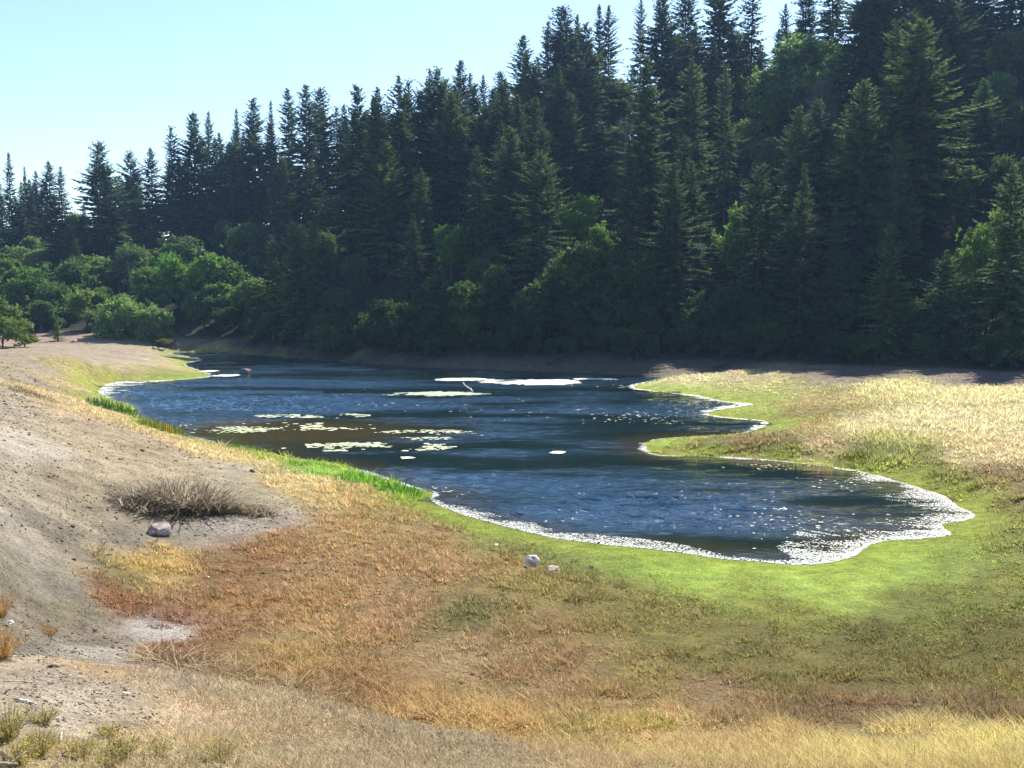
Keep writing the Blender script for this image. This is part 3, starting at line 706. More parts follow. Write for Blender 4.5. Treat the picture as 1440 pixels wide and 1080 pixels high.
# clods and pebbles on the bare earth: nobody could count them
def clods(n, seed):
    r = np.random.default_rng(seed)
    ang = r.uniform(-.56, .3, n); d = np.exp(r.uniform(math.log(8), math.log(110), n))
    x, y = np.sin(ang) * d, np.cos(ang) * d
    sd, _ = lake_sd(x, y); c = cover(x, y)
    _, t = hill(x, y)
    ok = (sd > .5) & (t < 0) & (r.uniform(0, 1, n) < c[:, 4] * np.clip(.5 + 1.2 * fbm(x, y, 1.6, 3), .05, 1))
    x, y, d, c = x[ok], y[ok], d[ok], c[ok]
    n = len(x)
    z = ground(x, y)
    s = (.006 + .00065 * d) * np.exp(r.normal(0, .45, n))
    o = np.array([[1, 0, 0], [0, 1, 0], [-1, 0, 0], [0, -1, 0], [0, 0, 1], [0, 0, -1]], float)
    V = o[None] * r.uniform(.6, 1.3, (n, 6, 1)) + r.normal(0, .15, (n, 6, 3))
    a = r.uniform(0, 6.28, n)
    ca_, sa_ = np.cos(a)[:, None], np.sin(a)[:, None]
    V = np.stack([V[..., 0] * ca_ - V[..., 1] * sa_, V[..., 0] * sa_ + V[..., 1] * ca_, V[..., 2] * .6 + .15], -1) * s[:, None, None] + np.stack([x, y, z], -1)[:, None]
    f = np.array([[0, 1, 4], [1, 2, 4], [2, 3, 4], [3, 0, 4], [1, 0, 5], [2, 1, 5], [3, 2, 5], [0, 3, 5]])
    F = (np.arange(n) * 6)[:, None, None] + f[None]
    C = np.repeat(np.clip(c[:, :3] * r.uniform(.7, 1.35, (n, 1)), 0, .7), 6, 0)
    o_ = link('pebbles', mesh_from('pebbles', V.reshape(-1, 3), [F.reshape(-1, 3)], M_blade, {'col': C}))
    tag(o_, 'clods and pebbles strewn over the bare earth of the left bank', 'pebbles', kind='stuff')


clods(110000, 44)

# ------------------------------------------------------------------ plants of blades
def blade_plant(name, at, n, rx, ry, hmin, hmax, w, cols, label, cat, group=None, seed=1, lean=(.1, .6), curl=.6, segs=4, taper=True, part='blades'):
    r = np.random.default_rng(seed)
    a = r.uniform(0, 2 * math.pi, n); q = np.sqrt(r.uniform(0, 1, n))
    x, y = np.cos(a) * q * rx, np.sin(a) * q * ry
    h = r.uniform(hmin, hmax, n) * (1 - .55 * q ** 2 if taper else 1)
    z = ground(x + at[0], y + at[1]) - at[2] - .03
    cols = np.array(cols, float)
    c = cols[r.integers(0, len(cols), n)] * r.uniform(.7, 1.25, (n, 1))
    V, F, C = blades(x, y, z, h, w * r.uniform(.6, 1.5, n), np.clip(c, 0, .9), r.uniform(*lean, n), a + r.normal(0, 1.2, n), seed, segs, curl)
    o = link(name, mesh_from(name, V, F, M_blade, {'col': C}), None, at)
    tag(o, label, cat, group)
    return o


def KL(*c): return [lin(v) * K for v in c]


# big mound of dead reeds, left bank
s = spot(258, 716)
blade_plant('dead_reed_mound', s, 1300, 1.75, 1.1, .3, 2.0, .04, KL((172, 156, 132), (140, 126, 106), (214, 200, 172), (120, 104, 86), (158, 146, 118)),
            'large mound of dead grey brown reeds on the left bank', 'dead reeds', None, 3, (.05, 1.1), 1.0, 5)
s = spot(340, 722)
blade_plant('dead_reed_tuft', s, 500, 1.4, .7, .2, .65, .04, KL((150, 130, 100), (120, 104, 80), (185, 170, 140)),
            'low trailing tuft of dead reeds at the end of the big mound', 'dead reeds', None, 4, (.3, 1.2), 1.0, 4)
for k, (px, py, n, rx, hm, lab) in enumerate([(198, 714, 380, 1.0, 1.1, 'ragged tuft of dead reeds at the left flank of the big mound'), (305, 716, 380, 1.1, 1.2, 'ragged tuft of dead reeds at the right flank of the big mound'), (240, 726, 160, .8, .6, 'low broken dead reeds in front of the big mound')]):
    s = spot(px, py)
    blade_plant('dead_reed_tuft', s, n, rx, rx * .7, .2, hm, .036, KL((172, 156, 132), (140, 126, 106), (222, 208, 180), (120, 104, 86)), lab, 'dead reeds', None, 60 + k, (.1, 1.4), 1.2, 5)
# bleached curled reeds along the edge of the near bank
G_BR = 'bleached curled reeds along the near bank edge'
for k, (px, py, n, rx, hm, lab) in enumerate([
    (235, 934, 190, .6, .62, 'tallest tuft of bleached curling reeds behind the near bank edge'),
    (285, 944, 150, .5, .5, 'bleached reed tuft beside the tallest one on the near bank edge'),
    (340, 952, 130, .45, .5, 'pale upright reed tuft in the middle of the near bank edge'),
    (425, 978, 170, .5, .42, 'brown and white tangled reed tuft further along the near bank edge'),
    (480, 992, 80, .45, .32, 'sparse low reed tuft at the thin end of the near bank edge')]):
    s = spot(px, py)
    blade_plant('bleached_reed_tuft', s, n, rx * 1.3, rx, hm * .5, hm, .022, KL((215, 200, 165), (190, 172, 130), (140, 115, 80)), lab, 'dead reeds', G_BR, 30 + k, (.2, 1.3), 1.5, 6)
# green cattails at the waterline
G_CT = 'green reeds at the waterline of the left bank'
for k, (px, py, n, rx, ry, hm, cols, lab) in enumerate([
    (160, 578, 420, 2.0, 1.4, 1.35, ((70, 120, 45), (95, 140, 55), (60, 100, 40)), 'dark green reed bed beside the pale bay on the left bank'),
    (228, 606, 420, 1.7, 1.5, 1.25, ((80, 125, 45), (110, 140, 50), (190, 150, 50)), 'green reed bed with yellowing tips on the left bank'),
    (345, 634, 150, 1.5, .6, .8, ((75, 125, 45), (105, 150, 55)), 'thin dark reed clump at the edge of the speckled algae'),
    (435, 655, 200, 1.8, .7, .5, ((130, 180, 50), (105, 160, 45)), 'low bright green reed fringe above the straw grass'),
    (505, 676, 340, 1.5, 1.0, .75, ((120, 185, 45), (95, 160, 40)), 'bright green reed clump on the near left shore'),
    (560, 692, 320, 1.3, .8, .8, ((100, 165, 45), (80, 140, 40)), 'bright green reeds at the point beside the white rim')]):
    s = spot(px, py)
    blade_plant('green_reed_bed', s, n, rx, ry, hm * .5, hm, .045, KL(*cols), lab, 'reeds', G_CT, 50 + k, (.05, .4), .4, 3)
# distinct meadow tussocks
for k, (px, py, n, rx, hm, cols, lab) in enumerate([
    (1250, 640, 900, 3.2, .75, ((165, 172, 90), (140, 155, 70), (190, 185, 120)), 'large green tussock in the straw meadow across the lake'),
    (1205, 643, 250, 1.0, .45, ((120, 125, 50), (150, 150, 70)), 'small dark tussock beside the large green one'),
    (1190, 549, 220, 2.2, .5, ((130, 145, 60), (160, 165, 80)), 'flat green tussock near the shadow edge of the meadow'),
    (655, 866, 220, .5, .25, ((110, 125, 60), (140, 140, 70)), 'grey green weed patch in the middle of the brown flat'),
    (1092, 955, 260, .5, .28, ((105, 115, 45), (130, 125, 50)), 'dark green weed tussock on the near olive flat'),
    (900, 1018, 500, .75, .38, ((205, 185, 80), (185, 175, 70), (160, 160, 60)), 'bright yellow grass tussock at the foot of the near bank'),
    (205, 800, 500, 1.1, .34, ((205, 170, 85), (185, 160, 75), (150, 135, 60)), 'golden grass tussock on the brown flat below the grey slope'),
    (225, 882, 160, .32, .22, ((110, 62, 36), (135, 80, 48)), 'dark rusty weed hump by the bare white patch'),
    (45, 555, 300, 1.8, .5, ((140, 118, 100), (120, 100, 84)), 'brown dead weed patch on the left bank above the bay'),
    (30, 548, 200, 1.6, .4, ((145, 122, 102), (120, 102, 88)), 'low brown weed patch at the left edge of the bank')]):
    s = spot(px, py)
    blade_plant('grass_tussock', s, n, rx, rx * .7, hm * .5, hm, .03 if s[1] > 40 else .012, KL(*cols), lab, 'tussock', 'tussocks standing out of the grass', 80 + k, (.2, .9), .5, 3)


# ------------------------------------------------------------------ trees
def kites(base, dirv, length, width, nrm, v):
    """leaf-shaped quads: base, side, tip, side"""
    side = np.cross(dirv, nrm)
    side /= np.linalg.norm(side, axis=1)[:, None] + 1e-9
    mid = base + dirv * (length * .45)[:, None] - nrm * (length * .04)[:, None]
    V = np.stack([base, mid + side * (width * .5)[:, None], base + dirv * length[:, None], mid - side * (width * .5)[:, None]], 1)
    return V, np.repeat(v, 4)


def tube(pts, rad, k=7):
    pts = np.asarray(pts, float); n = len(pts)
    d = np.gradient(pts, axis=0); d /= np.linalg.norm(d, axis=1)[:, None] + 1e-9
    ref = np.array([0, 0, 1.0]) if abs(d[0][2]) < .9 else np.array([1.0, 0, 0])
    u = np.cross(d, ref); u /= np.linalg.norm(u, axis=1)[:, None] + 1e-9
    w = np.cross(d, u)
    a = np.arange(k) / k * 2 * math.pi
    V = (pts[:, None] + (np.cos(a)[None, :, None] * u[:, None] + np.sin(a)[None, :, None] * w[:, None]) * np.asarray(rad)[:, None, None]).reshape(-1, 3)
    I = np.arange(n * k).reshape(n, k)
    F = np.stack([I[:-1], np.roll(I[:-1], -1, 1), np.roll(I[1:], -1, 1), I[1:]], -1).reshape(-1, 4)
    caps = [I[0][::-1][None], I[-1][None]]
    return V, F, caps


def join_tubes(ts):
    V, Q, C = [], [], []
    o = 0
    for v, f, c in ts:
        V.append(v); Q.append(f + o); C += [x + o for x in c]; o += len(v)
    return np.vstack(V), [np.vstack(Q)] + C


def make_conifer(seed, H=26.0, Rm=4.0, base=.12, power=.85, gap=0.0, droop=.25, dens=1.0, up=.5):
    r = np.random.default_rng(seed)
    bend = r.normal(0, .35, 2)
    trunk_xy = lambda z: np.stack([bend[0] * np.sin(z / H * 2.5), bend[1] * np.sin(z / H * 2.0)], -1)
    zs = np.linspace(-.8, H * .985, 14)
    tp = np.c_[trunk_xy(zs), zs]
    tr = .30 * (1 - np.clip(zs / H, 0, 1)) ** .9 + .02
    tr[0] *= 1.3
    ts = [tube(tp, tr)]
    bz, bl, ba = [], [], []
    z = H * base
    while z < H * .99:
        u = (z / H - base) / (1 - base)
        Lr = Rm * (1 - u) ** power * (1 if u > .3 else .62 + 1.27 * u) * (1 + .16 * math.sin(z * 1.3 + seed) + .12 * math.sin(z * .55 + 2 * seed))
        m = 6 + r.integers(0, 3) if u < .85 else 6
        side = r.uniform(0, 2 * math.pi)
        for k in range(m):
            if r.uniform() < gap: continue
            bz.append(z + r.normal(0, .14)); az_ = side + k / m * 2 * math.pi + r.normal(0, .3)
            bl.append(max(Lr * r.uniform(.5, 1.25) * (1 + .22 * math.sin(2 * az_ + z * .5 + seed)), .22)); ba.append(az_)
        z += .32 + .42 * (1 - u) * r.uniform(.6, 1.5)
    bz, bl, ba = np.array(bz), np.array(bl), np.array(ba)
    u = bz / H
    el = np.where(u > .8, up + .35 * (u - .8) / .2, np.interp(u, [0, .45, .8], [-droop, .02, up])) + r.normal(0, .1, len(u))
    Vs, vs = [], []
    for i in range(len(bz)):
        L = bl[i]
        step = (.19 + .02 * L) / dens
        s = np.arange(.12 * L if L > 1 else 0, L, step)
        if len(s) == 0: s = np.array([0.0])
        s = np.repeat(s, 2) + r.uniform(-.5, .5, 2 * len(s)) * step
        s = np.clip(s, 0, L)
        m = len(s)
        sd_ = np.tile([-1, 1], m // 2)
        rh = np.array([math.cos(ba[i]), math.sin(ba[i]), 0])
        lat = np.array([-rh[1], rh[0], 0])
        q = s / L
        b0 = np.r_[trunk_xy(np.array([bz[i]]))[0], bz[i]]
        zoff = np.tan(el[i]) * s - .16 * L * q * q + .12 * L * q ** 4
        pos = b0 + rh * s[:, None] + np.array([0, 0, 1]) * zoff[:, None]
        yaw = np.where(r.uniform(size=m) < .15, 0, sd_) * r.uniform(.45, 1.05, m)
        dirv = rh * np.cos(yaw)[:, None] + lat * np.sin(yaw)[:, None]
        dz = np.tan(el[i]) * .6 - r.uniform(-.05, .5, m)
        dirv = dirv + np.array([0, 0, 1]) * dz[:, None]
        dirv /= np.linalg.norm(dirv, axis=1)[:, None]
        ln = (.34 + .50 * (1 - q) * min(L, 4.5) / 2.6) * r.uniform(.65, 1.3, m)
        nr = np.array([0, 0, 1.0]) + r.normal(0, .6, (m, 3))
        nr /= np.linalg.norm(nr, axis=1)[:, None]
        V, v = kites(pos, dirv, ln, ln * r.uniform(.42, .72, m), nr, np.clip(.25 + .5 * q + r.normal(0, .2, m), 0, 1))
        Vs.append(V.reshape(-1, 3)); vs.append(v)
        tipdir = rh + np.array([0, 0, np.tan(el[i]) * .7])
        tipdir = (tipdir / np.linalg.norm(tipdir))[None]
        V, v = kites((b0 + rh * L * .85 + np.array([0, 0, 1]) * (np.tan(el[i]) * L * .85 - .1 * L))[None], tipdir, np.array([.5 * min(1, L) + .1]), np.array([.18]), np.array([[0, 0, 1.0]]), np.array([.8]))
        Vs.append(V.reshape(-1, 3)); vs.append(v)
        if L > 1.2 and i % 3 == 0:
            q = np.linspace(0, .8, 4)
            ts.append(tube(b0 + rh * (q * L)[:, None] + np.array([0, 0, 1]) * (np.tan(el[i]) * q * L - .16 * L * q * q)[:, None], .045 * (1 - q) + .012, 3))
    # leader
    top = np.c_[trunk_xy(np.array([H * .97]))[0][None], H * .955]
    for k in range(6):
        a = k * 2.1
        dv = np.array([[.16 * math.cos(a), .16 * math.sin(a), 1.0]]); dv /= np.linalg.norm(dv)
        V, v = kites(top, dv, np.array([H * .045 + .25 * (k % 3)]), np.array([.16]), np.array([[math.cos(a), math.sin(a), .2]]), np.array([.7]))
        Vs.append(V.reshape(-1, 3)); vs.append(v)
    V = np.vstack(Vs); v = np.concatenate(vs)
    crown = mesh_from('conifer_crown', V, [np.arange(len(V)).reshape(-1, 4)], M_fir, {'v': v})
    tv, tf = join_tubes(ts)
    trunk = mesh_from('conifer_trunk', tv, tf, M_bark, None, True)
    return crown, trunk


def make_broad(seed, H=10.0, Rm=4.0, lobes=16, leaves=9000, leaf=.34, base=.22, flat=.8, mat=None, sparse=0.0, weep=.0):
    leaves = int(leaves * 1.35)
    r = np.random.default_rng(seed)
    C, S = [], []
    for k in range(lobes):
        a = r.uniform(0, 2 * math.pi); u = r.uniform(0, 1) ** .8
        z = H * (base + (1 - base) * (.12 + .72 * u))
        rr = Rm * math.sqrt(max(0, 1 - ((z / H - .45 - base * .3) / .58) ** 2)) * math.sqrt(r.uniform(.05, 1)) * .92 * r.uniform(.75, 1.15)
        C.append((rr * math.cos(a), rr * math.sin(a), z)); S.append(Rm * r.uniform(.13, .36))
    C.append((0, 0, H * .86)); S.append(Rm * .32)
    C, S = np.array(C), np.array(S)
    pick = r.choice(len(C), leaves, p=S ** 2 / (S ** 2).sum())
    d = r.normal(0, 1, (leaves, 3)); d /= np.linalg.norm(d, axis=1)[:, None]
    rad = r.uniform(.55, 1.06, leaves) * (1 + .38 * np.sin(d[:, 0] * 6 + pick) * np.sin(d[:, 1] * 5 + d[:, 2] * 4 + pick * 2))
    pos = C[pick] + d * (S[pick] * rad)[:, None] * np.array([1, 1, flat])
    pos[:, 2] = np.maximum(pos[:, 2], .12 * H * r.uniform(.3, 1, leaves))
    sparse = sparse or .26
    if sparse:
        kk = fbm(pos[:, 0] + pos[:, 2] * .7, pos[:, 1] - pos[:, 2] * .5, 1.4, 2) > sparse - .5
        pos, d, pick = pos[kk], d[kk], pick[kk]
    m = len(pos)
    dirv = d + r.normal(0, .7, (m, 3)) - np.array([0, 0, .25 + weep])
    dirv /= np.linalg.norm(dirv, axis=1)[:, None]
    nr = d * .5 + np.array([0, 0, .5]) + r.normal(0, .55, (m, 3)); nr /= np.linalg.norm(nr, axis=1)[:, None]
    ln = leaf * r.uniform(.6, 1.4, m)
    V, v = kites(pos, dirv, ln, ln * r.uniform(.45, .75, m), nr, np.clip(.45 + .3 * np.sin(pick * 1.7) + r.normal(0, .22, m), 0, 1))
    V = V.reshape(-1, 3)
    crown = mesh_from('broadleaf_crown', V, [np.arange(len(V)).reshape(-1, 4)], mat or M_broad, {'v': v})
    ts = []
    zs = np.linspace(-.5, H * .55, 6)
    ts.append(tube(np.c_[.15 * np.sin(zs), .12 * np.cos(zs * 1.2), zs], np.linspace(.26, .12, 6) * H / 10))
    for k in range(min(lobes, 9)):
        p0 = np.array([0, 0, H * (base + .03 * k)]); p2 = C[k]
        q = np.linspace(0, .9, 5)[:, None]
        ts.append(tube(p0 + (p2 - p0) * q + np.array([0, 0, 1]) * (.1 * H * q * (1 - q)), np.linspace(.11, .03, 5) * H / 10, 5))
    tv, tf = join_tubes(ts)
    trunk = mesh_from('broadleaf_trunk', tv, tf, M_bark, None, True)
    return crown, trunk


CON = [make_conifer(101, 26, 7.6, .06, .82), make_conifer(102, 26, 6.6, .08, .9, .06), make_conifer(103, 26, 8.4, .05, .76), make_conifer(104, 26, 5.6, .12, .8, .18, .35, .9),
       make_conifer(105, 26, 7.2, .04, .9, .05, .15), make_conifer(106, 26, 7.8, .08, .66, .12), make_conifer(107, 26, 5.4, .06, .95, .0, .2), make_conifer(108, 26, 6.6, .14, .6, .2, .3),
       make_conifer(109, 26, 7.0, .07, .72, .1, .3), make_conifer(110, 26, 8.0, .05, .95, .08, .1)]
YOUNG = make_conifer(120, 8, 2.6, .04, .8, 0, .05, 1.2, .45)
DEADC = None
BRO = [make_broad(201, 10, 4.0, 30, 7500, .46), make_broad(202, 10, 4.4, 38, 8000, .48), make_broad(203, 10, 3.6, 26, 6500, .46), make_broad(204, 10, 5.0, 44, 9500, .48, .15, .8), make_broad(205, 10, 3.9, 34, 7000, .46, .2, .85, None, .46)]
SHR = [make_broad(211, 4, 2.6, 22, 4200, .30, .05, .8), make_broad(212, 4, 3.2, 26, 4800, .30, .04, .7), make_broad(213, 4, 2.2, 18, 3600, .28, .06, .9)]

placed = []                     # x, y, radius of what already stands


def tree(kind, meshes, H0, x, y, h, wide, label, cat, group=None, tint=(1, 1, 1), rot=None, bark=None):
    z = gz(x, y)
    root = bpy.data.objects.new(kind, None); COL.objects.link(root)
    root.empty_display_size = .5
    root.location = (x, y, z - .1)
    root.rotation_euler = (0, 0, random.uniform(0, 6.28) if rot is None else rot)
    sz = h / H0
    c = link('crown', meshes[0], root); t = link('trunk', meshes[1], root)
    root.scale = (sz * wide, sz * wide, sz)
    c.color = (*tint, 1)
    tag(root, label, cat, group)
    placed.append((x, y, sz * wide))
    return root


def solve(px, ytop, h, lo=2, hi=260):
    """distance at which a tree of height h, seen in column px, reaches row ytop"""
    rx, rz = ray(px, ytop)
    b = np.arange(100, 400, 1.0)
    xx, yy = rx * b, b
    g = ground(xx, yy)
    need = CAMZ + rz * b - g
    _, t = hill(xx, yy)
    ok = (t > lo) & (t < hi)
    idx = np.nonzero(ok)[0]
    if not len(idx): idx = np.arange(len(b))
    s = np.abs(need[idx] - h)
    # first crossing
    cr = np.nonzero((need[idx][:-1] - h) * (need[idx][1:] - h) <= 0)[0]
    j = idx[cr[0]] if len(cr) else idx[int(np.argmin(s))]
    return xx[j], yy[j], max(need[j], 3)


ORD = 'first second third fourth fifth sixth seventh eighth ninth tenth eleventh twelfth thirteenth fourteenth fifteenth sixteenth seventeenth eighteenth nineteenth twentieth'.split()
TENS = {20: 'twenty', 30: 'thirty', 40: 'forty', 50: 'fifty'}


def ordw(n):
    if n <= 20: return ORD[n - 1]
    if n % 10 == 0: return {30: 'thirtieth', 40: 'fortieth', 50: 'fiftieth'}[n]
    return TENS[n // 10 * 10] + '-' + ORD[n % 10 - 1]


# broadleaf trees that stand out: px centre, top, bottom rows; width px; distance behind slope foot decided by its foot row
BL = [(1140, 58, 175, 150, 3, 15, 'broad bright green madrone high on the right slope', (1.25, 1.5, 1.1), 'madrone'),
      (1105, 88, 150, 80, 0, 11, 'lower bright green madrone crown at the left foot of the large one', (1.2, 1.4, 1.05), 'madrone'),
      (850, 105, 190, 90, 1, 12, 'grey green domed tree below the middle skyline', (.85, .85, .95), 'broadleaf tree'),
      (820, 172, 240, 60, 2, 10, 'pale green tree under the grey domed one', (1.0, 1.15, .95), 'broadleaf tree'),
      (862, 175, 230, 45, 0, 10, 'small bright topped tree beside the pale green one', (1.05, 1.25, .9), 'broadleaf tree'),
      (812, 268, 345, 75, 4, 11, 'yellow green maple catching the sun in the middle of the dark slope', (1.6, 2.0, .75), 'maple'),
      (845, 312, 360, 50, 4, 8, 'small sunlit maple at the lower right of the yellow green one', (1.4, 1.7, .9), 'maple'),
      (1332, -2, 80, 60, 2, 12, 'pale grey green rounded tree at the top of the right slope', (1.0, 1.05, 1.0), 'broadleaf tree'),
      (1430, 42, 150, 70, 1, 12, 'grey green round tree at the upper right edge', (.95, .95, .9), 'broadleaf tree'),
      (1400, 98, 160, 60, 0, 10, 'bright green tree left of the grey round one at the right edge', (1.1, 1.4, 1.1), 'broadleaf tree'),
      (1045, 165, 230, 50, 2, 10, 'pale dry topped tree behind the thin gappy fir', (1.3, 1.2, 1.1), 'broadleaf tree'),
      (1085, 190, 250, 60, 0, 10, 'green tree right of the pale dry topped one', (.9, 1.2, .9), 'broadleaf tree'),
      (1380, 308, 440, 70, 2, 13, 'sunlit yellow green maple low at the right edge', (1.3, 1.55, .9), 'maple'),
      (1425, 280, 420, 60, 4, 14, 'lit maple at the very right edge of the slope', (1.2, 1.4, .9), 'maple'),
      (1040, 280, 420, 70, 4, 14, 'loose maple with scattered lit leaves on the dark right slope', (1.1, 1.4, .8), 'maple'),
      (660, 155, 200, 40, 0, 9, 'small green tree between firs under the middle skyline', (.9, 1.1, .9), 'broadleaf tree'),
      (635, 315, 370, 60, 1, 9, 'green tree low on the middle slope under the young fir', (1.0, 1.3, .8), 'broadleaf tree'),
      (510, 305, 350, 50, 2, 8, 'light olive tree low on the slope above the lake bend', (1.1, 1.25, .9), 'broadleaf tree'),
      (500, 355, 400, 40, 0, 8, 'small olive tree close above the lake bend', (1.1, 1.15, .9), 'broadleaf tree'),
      (345, 312, 370, 60, 1, 10, 'pale silvery green tree in the middle of the left slope', (1.15, 1.35, 1.2), 'broadleaf tree'),
      (318, 308, 350, 40, 0, 9, 'dark green tree touching the pale silvery one', (.7, .9, .8), 'broadleaf tree'),
      (400, 218, 260, 40, 2, 8, 'small pale tree high up in the left firs', (1.1, 1.2, 1.0), 'broadleaf tree'),
      (155, 325, 395, 65, 3, 10, 'light green round tree at the foot of the left firs', (1.15, 1.3, 1.0), 'broadleaf tree'),
      (100, 330, 390, 50, 0, 9, 'olive tree left of the light green round one', (.95, 1.05, .85), 'broadleaf tree'),
      (225, 280, 335, 45, 2, 9, 'reddish olive tree up among the left firs', (1.1, 1.0, .85), 'broadleaf tree'),
      (250, 355, 455, 75, 3, 13, 'large bright green tree behind the willow', (1.05, 1.5, .75), 'broadleaf tree'),
      (295, 355, 455, 70, 1, 13, 'large yellow green tree joined to the bright one behind the willow', (1.1, 1.5, .75), 'broadleaf tree'),
      (332, 365, 440, 50, 4, 11, 'loose green tree at the right of the yellow green pair', (.9, 1.2, .75), 'broadleaf tree'),
      (285, 410, 470, 55, 1, 8, 'grey green small tree in front of the yellow green pair', (1.0, 1.2, 1.0), 'broadleaf tree'),
      (95, 365, 455, 80, 3, 12, 'wide dull green tree in the left valley', (.85, 1.05, .8), 'broadleaf tree'),
      (30, 375, 455, 75, 1, 12, 'rounded green tree at the left edge of the valley', (.9, 1.2, .75), 'broadleaf tree'),
      (10, 360, 400, 40, 0, 9, 'yellowish tree peeping over the rounded green one', (1.1, 1.3, .7), 'broadleaf tree'),
      (145, 400, 460, 50, 2, 9, 'grey leaved small tree between the wide dull tree and the willow', (.95, 1.1, .9), 'broadleaf tree'),
      (215, 400, 460, 45, 0, 9, 'dark small tree right behind the willow', (.75, .95, .75), 'broadleaf tree'),
      (55, 420, 465, 55, 2, 7, 'dark bushy tree above the pink earth bank', (.7, .9, .7), 'broadleaf tree')]
LIT = []
for px, yt, yb, wpx, pi, h, lab, tint, cat in BL:
    x, y, hh = solve(px, yt, h, -2 if px < 400 else 2)
    if any(k_ in lab for k_ in ('bright', 'sunlit', 'catching', 'lit maple', 'pale', 'yellow', 'light', 'domed')):
        LIT.append((x, y, gz(x, y) + hh * .5))
    wide = max(.55, min(1.7, (wpx * y / FPX / 2) / ([4, 4.4, 3.6, 5.0, 3.9][pi] * hh / 10) * 1.05))
    tree('madrone_tree' if cat == 'madrone' else 'maple_tree' if cat == 'maple' else 'broadleaf_tree', BRO[pi], 10, x, y, hh, wide, lab, cat, None, tint)


def shades(x, y, top):
    """height by which a tree at x, y with its top at z = top stands in the sun of a lit tree"""
    worst = -9
    for bx, by, bz in LIT:
        ax_, ay_ = x - bx, y - by
        along = ax_ * math.sin(SUN_AZ) + ay_ * math.cos(SUN_AZ); side = abs(ax_ * math.cos(SUN_AZ) - ay_ * math.sin(SUN_AZ))
        if along > 0 and side < 6.5:
            worst = max(worst, top - bz - along * math.tan(SUN_EL))
    return worst


def solve_clear(px, yt, h, lo):
    """the same treetop in the picture, at the distance where it keeps the sun on the lit trees"""
    best = None
    for f in (1, .85, .72, 1.12, .6, .5, 1.3):
        x, y, hh = solve(px, yt, h * f, lo)
        w_ = shades(x, y, gz(x, y) + hh)
        if 1075 < px < 1205 and yt < 50 and y < 203: w_ += 50          # keep behind the madrone
        if best is None or w_ < best[0] - .5: best = (w_, x, y, hh)
        if w_ < -.5: break
    return best[1:]


for px, yt, h, pi, tint in [(60, 348, 10, 0, (.95, 1.05, .8)), (125, 358, 11, 1, (.9, 1.0, .8)), (188, 345, 10, 3, (.95, 1.0, .85)), (205, 372, 9, 2, (.9, 1.05, .8)), (15, 345, 10, 1, (.85, .95, .75)), (75, 396, 9, 3, (.9, 1.0, .78)),
                            (120, 405, 9, 0, (.95, 1.0, .8)), (-15, 400, 10, 1, (.9, 1.05, .8)), (95, 335, 11, 0, (.9, 1.0, .85)), (150, 318, 11, 3, (.95, 1.05, .8)), (250, 330, 10, 1, (.85, .95, .8)), (10, 318, 10, 0, (.85, .95, .8)), (178, 410, 8, 2, (.9, .95, .75)), (312, 395, 9, 0, (.85, 1.0, .75)), (360, 390, 10, 1, (.75, .9, .7)), (45, 330, 10, 2, (.85, .95, .8))]:
    x, y, hh = solve(px, yt, h, 0)
    LIT.append((x, y, gz(x, y) + hh * .6))
    tint = tuple(c_ * 1.4 for c_ in tint)
    tree('broadleaf_tree', BRO[pi], 10, x, y, hh, 1.25, 'muted olive broadleaf tree in the leafy belt below the left firs', 'broadleaf tree', 'muted olive trees in the leafy belt', tint)

# firs whose tops make the skyline: px, top row, height, width factor, prototype
SKY = [(15, 215, 23, .9, 6), (34, 234, 16, .7, 6), (50, 240, 19, .9, 1), (70, 227, 22, 1.15, 0), (86, 234, 20, 1.0, 3), (118, 285, 16, .9, 4), (143, 199, 25, 1.25, 2), (182, 214, 22, 1.0, 7), (213, 208, 24, 1.1, 0), (240, 177, 25, 1.0, 3),
       (275, 159, 26, 1.1, 2), (294, 157, 25, .85, 3), (331, 152, 25, .8, 6), (361, 139, 27, 1.0, 0), (379, 141, 22, .7, 6), (401, 123, 27, 1.0, 1), (425, 120, 28, 1.05, 0), (453, 123, 28, 1.1, 2),
       (497, 119, 27, 1.05, 0), (528, 121, 25, .95, 1), (558, 106, 26, .95, 4), (572, 114, 22, .9, 5), (603, 97, 26, .85, 3), (613, 97, 27, 1.1, 5), (647, 86, 28, 1.1, 0), (664, 102, 22, .8, 1), (681, 104, 22, .9, 4), (702, 100, 22, 1.0, 2),
       (732, 51, 28, 1.1, 0), (772, 30, 28, .9, 3), (789, 9, 30, 1.1, 2), (814, 19, 28, .85, 1), (839, 6, 29, .85, 6), (857, 6, 29, .95, 4), (902, -6, 30, .75, 3), (936, -12, 29, 1.0, 2), (960, -25, 29, 1.1, 0),
       (1012, -30, 30, 1.2, 5), (1058, -60, 31, .85, 3), (1107, 4, 20, .9, 4), (1140, -40, 30, 1.0, 0), (1180, -70, 31, 1.1, 1), (1235, -80, 32, 1.2, 2), (1300, -110, 32, 1.1, 0), (1375, -130, 32, 1.2, 5), (1440, -140, 32, 1.1, 2)]
SKY.sort(key=lambda a_: (a_[1] <= 0, a_[0]))
NCUT = sum(a_[1] > 0 for a_ in SKY)
for k, (px, yt, h, w, pi) in enumerate(SKY):
    x, y, hh = solve_clear(px, yt, h, 22)
    far = 655 < px < 715
    tone = random.uniform(.8, 1.1)
    tree('fir_tree', CON[pi], 26, x, y, hh, w * random.uniform(.85, 1.05), f'dark fir on the ridge skyline, {ordw(k + 1)} along it from the left edge' if yt > 0 else f'tall fir cut off by the upper frame edge, {ordw(k - NCUT + 1)} such from the left', 'fir tree', 'firs along the ridge skyline',
         (tone * .85, tone * .95, tone * 1.05))

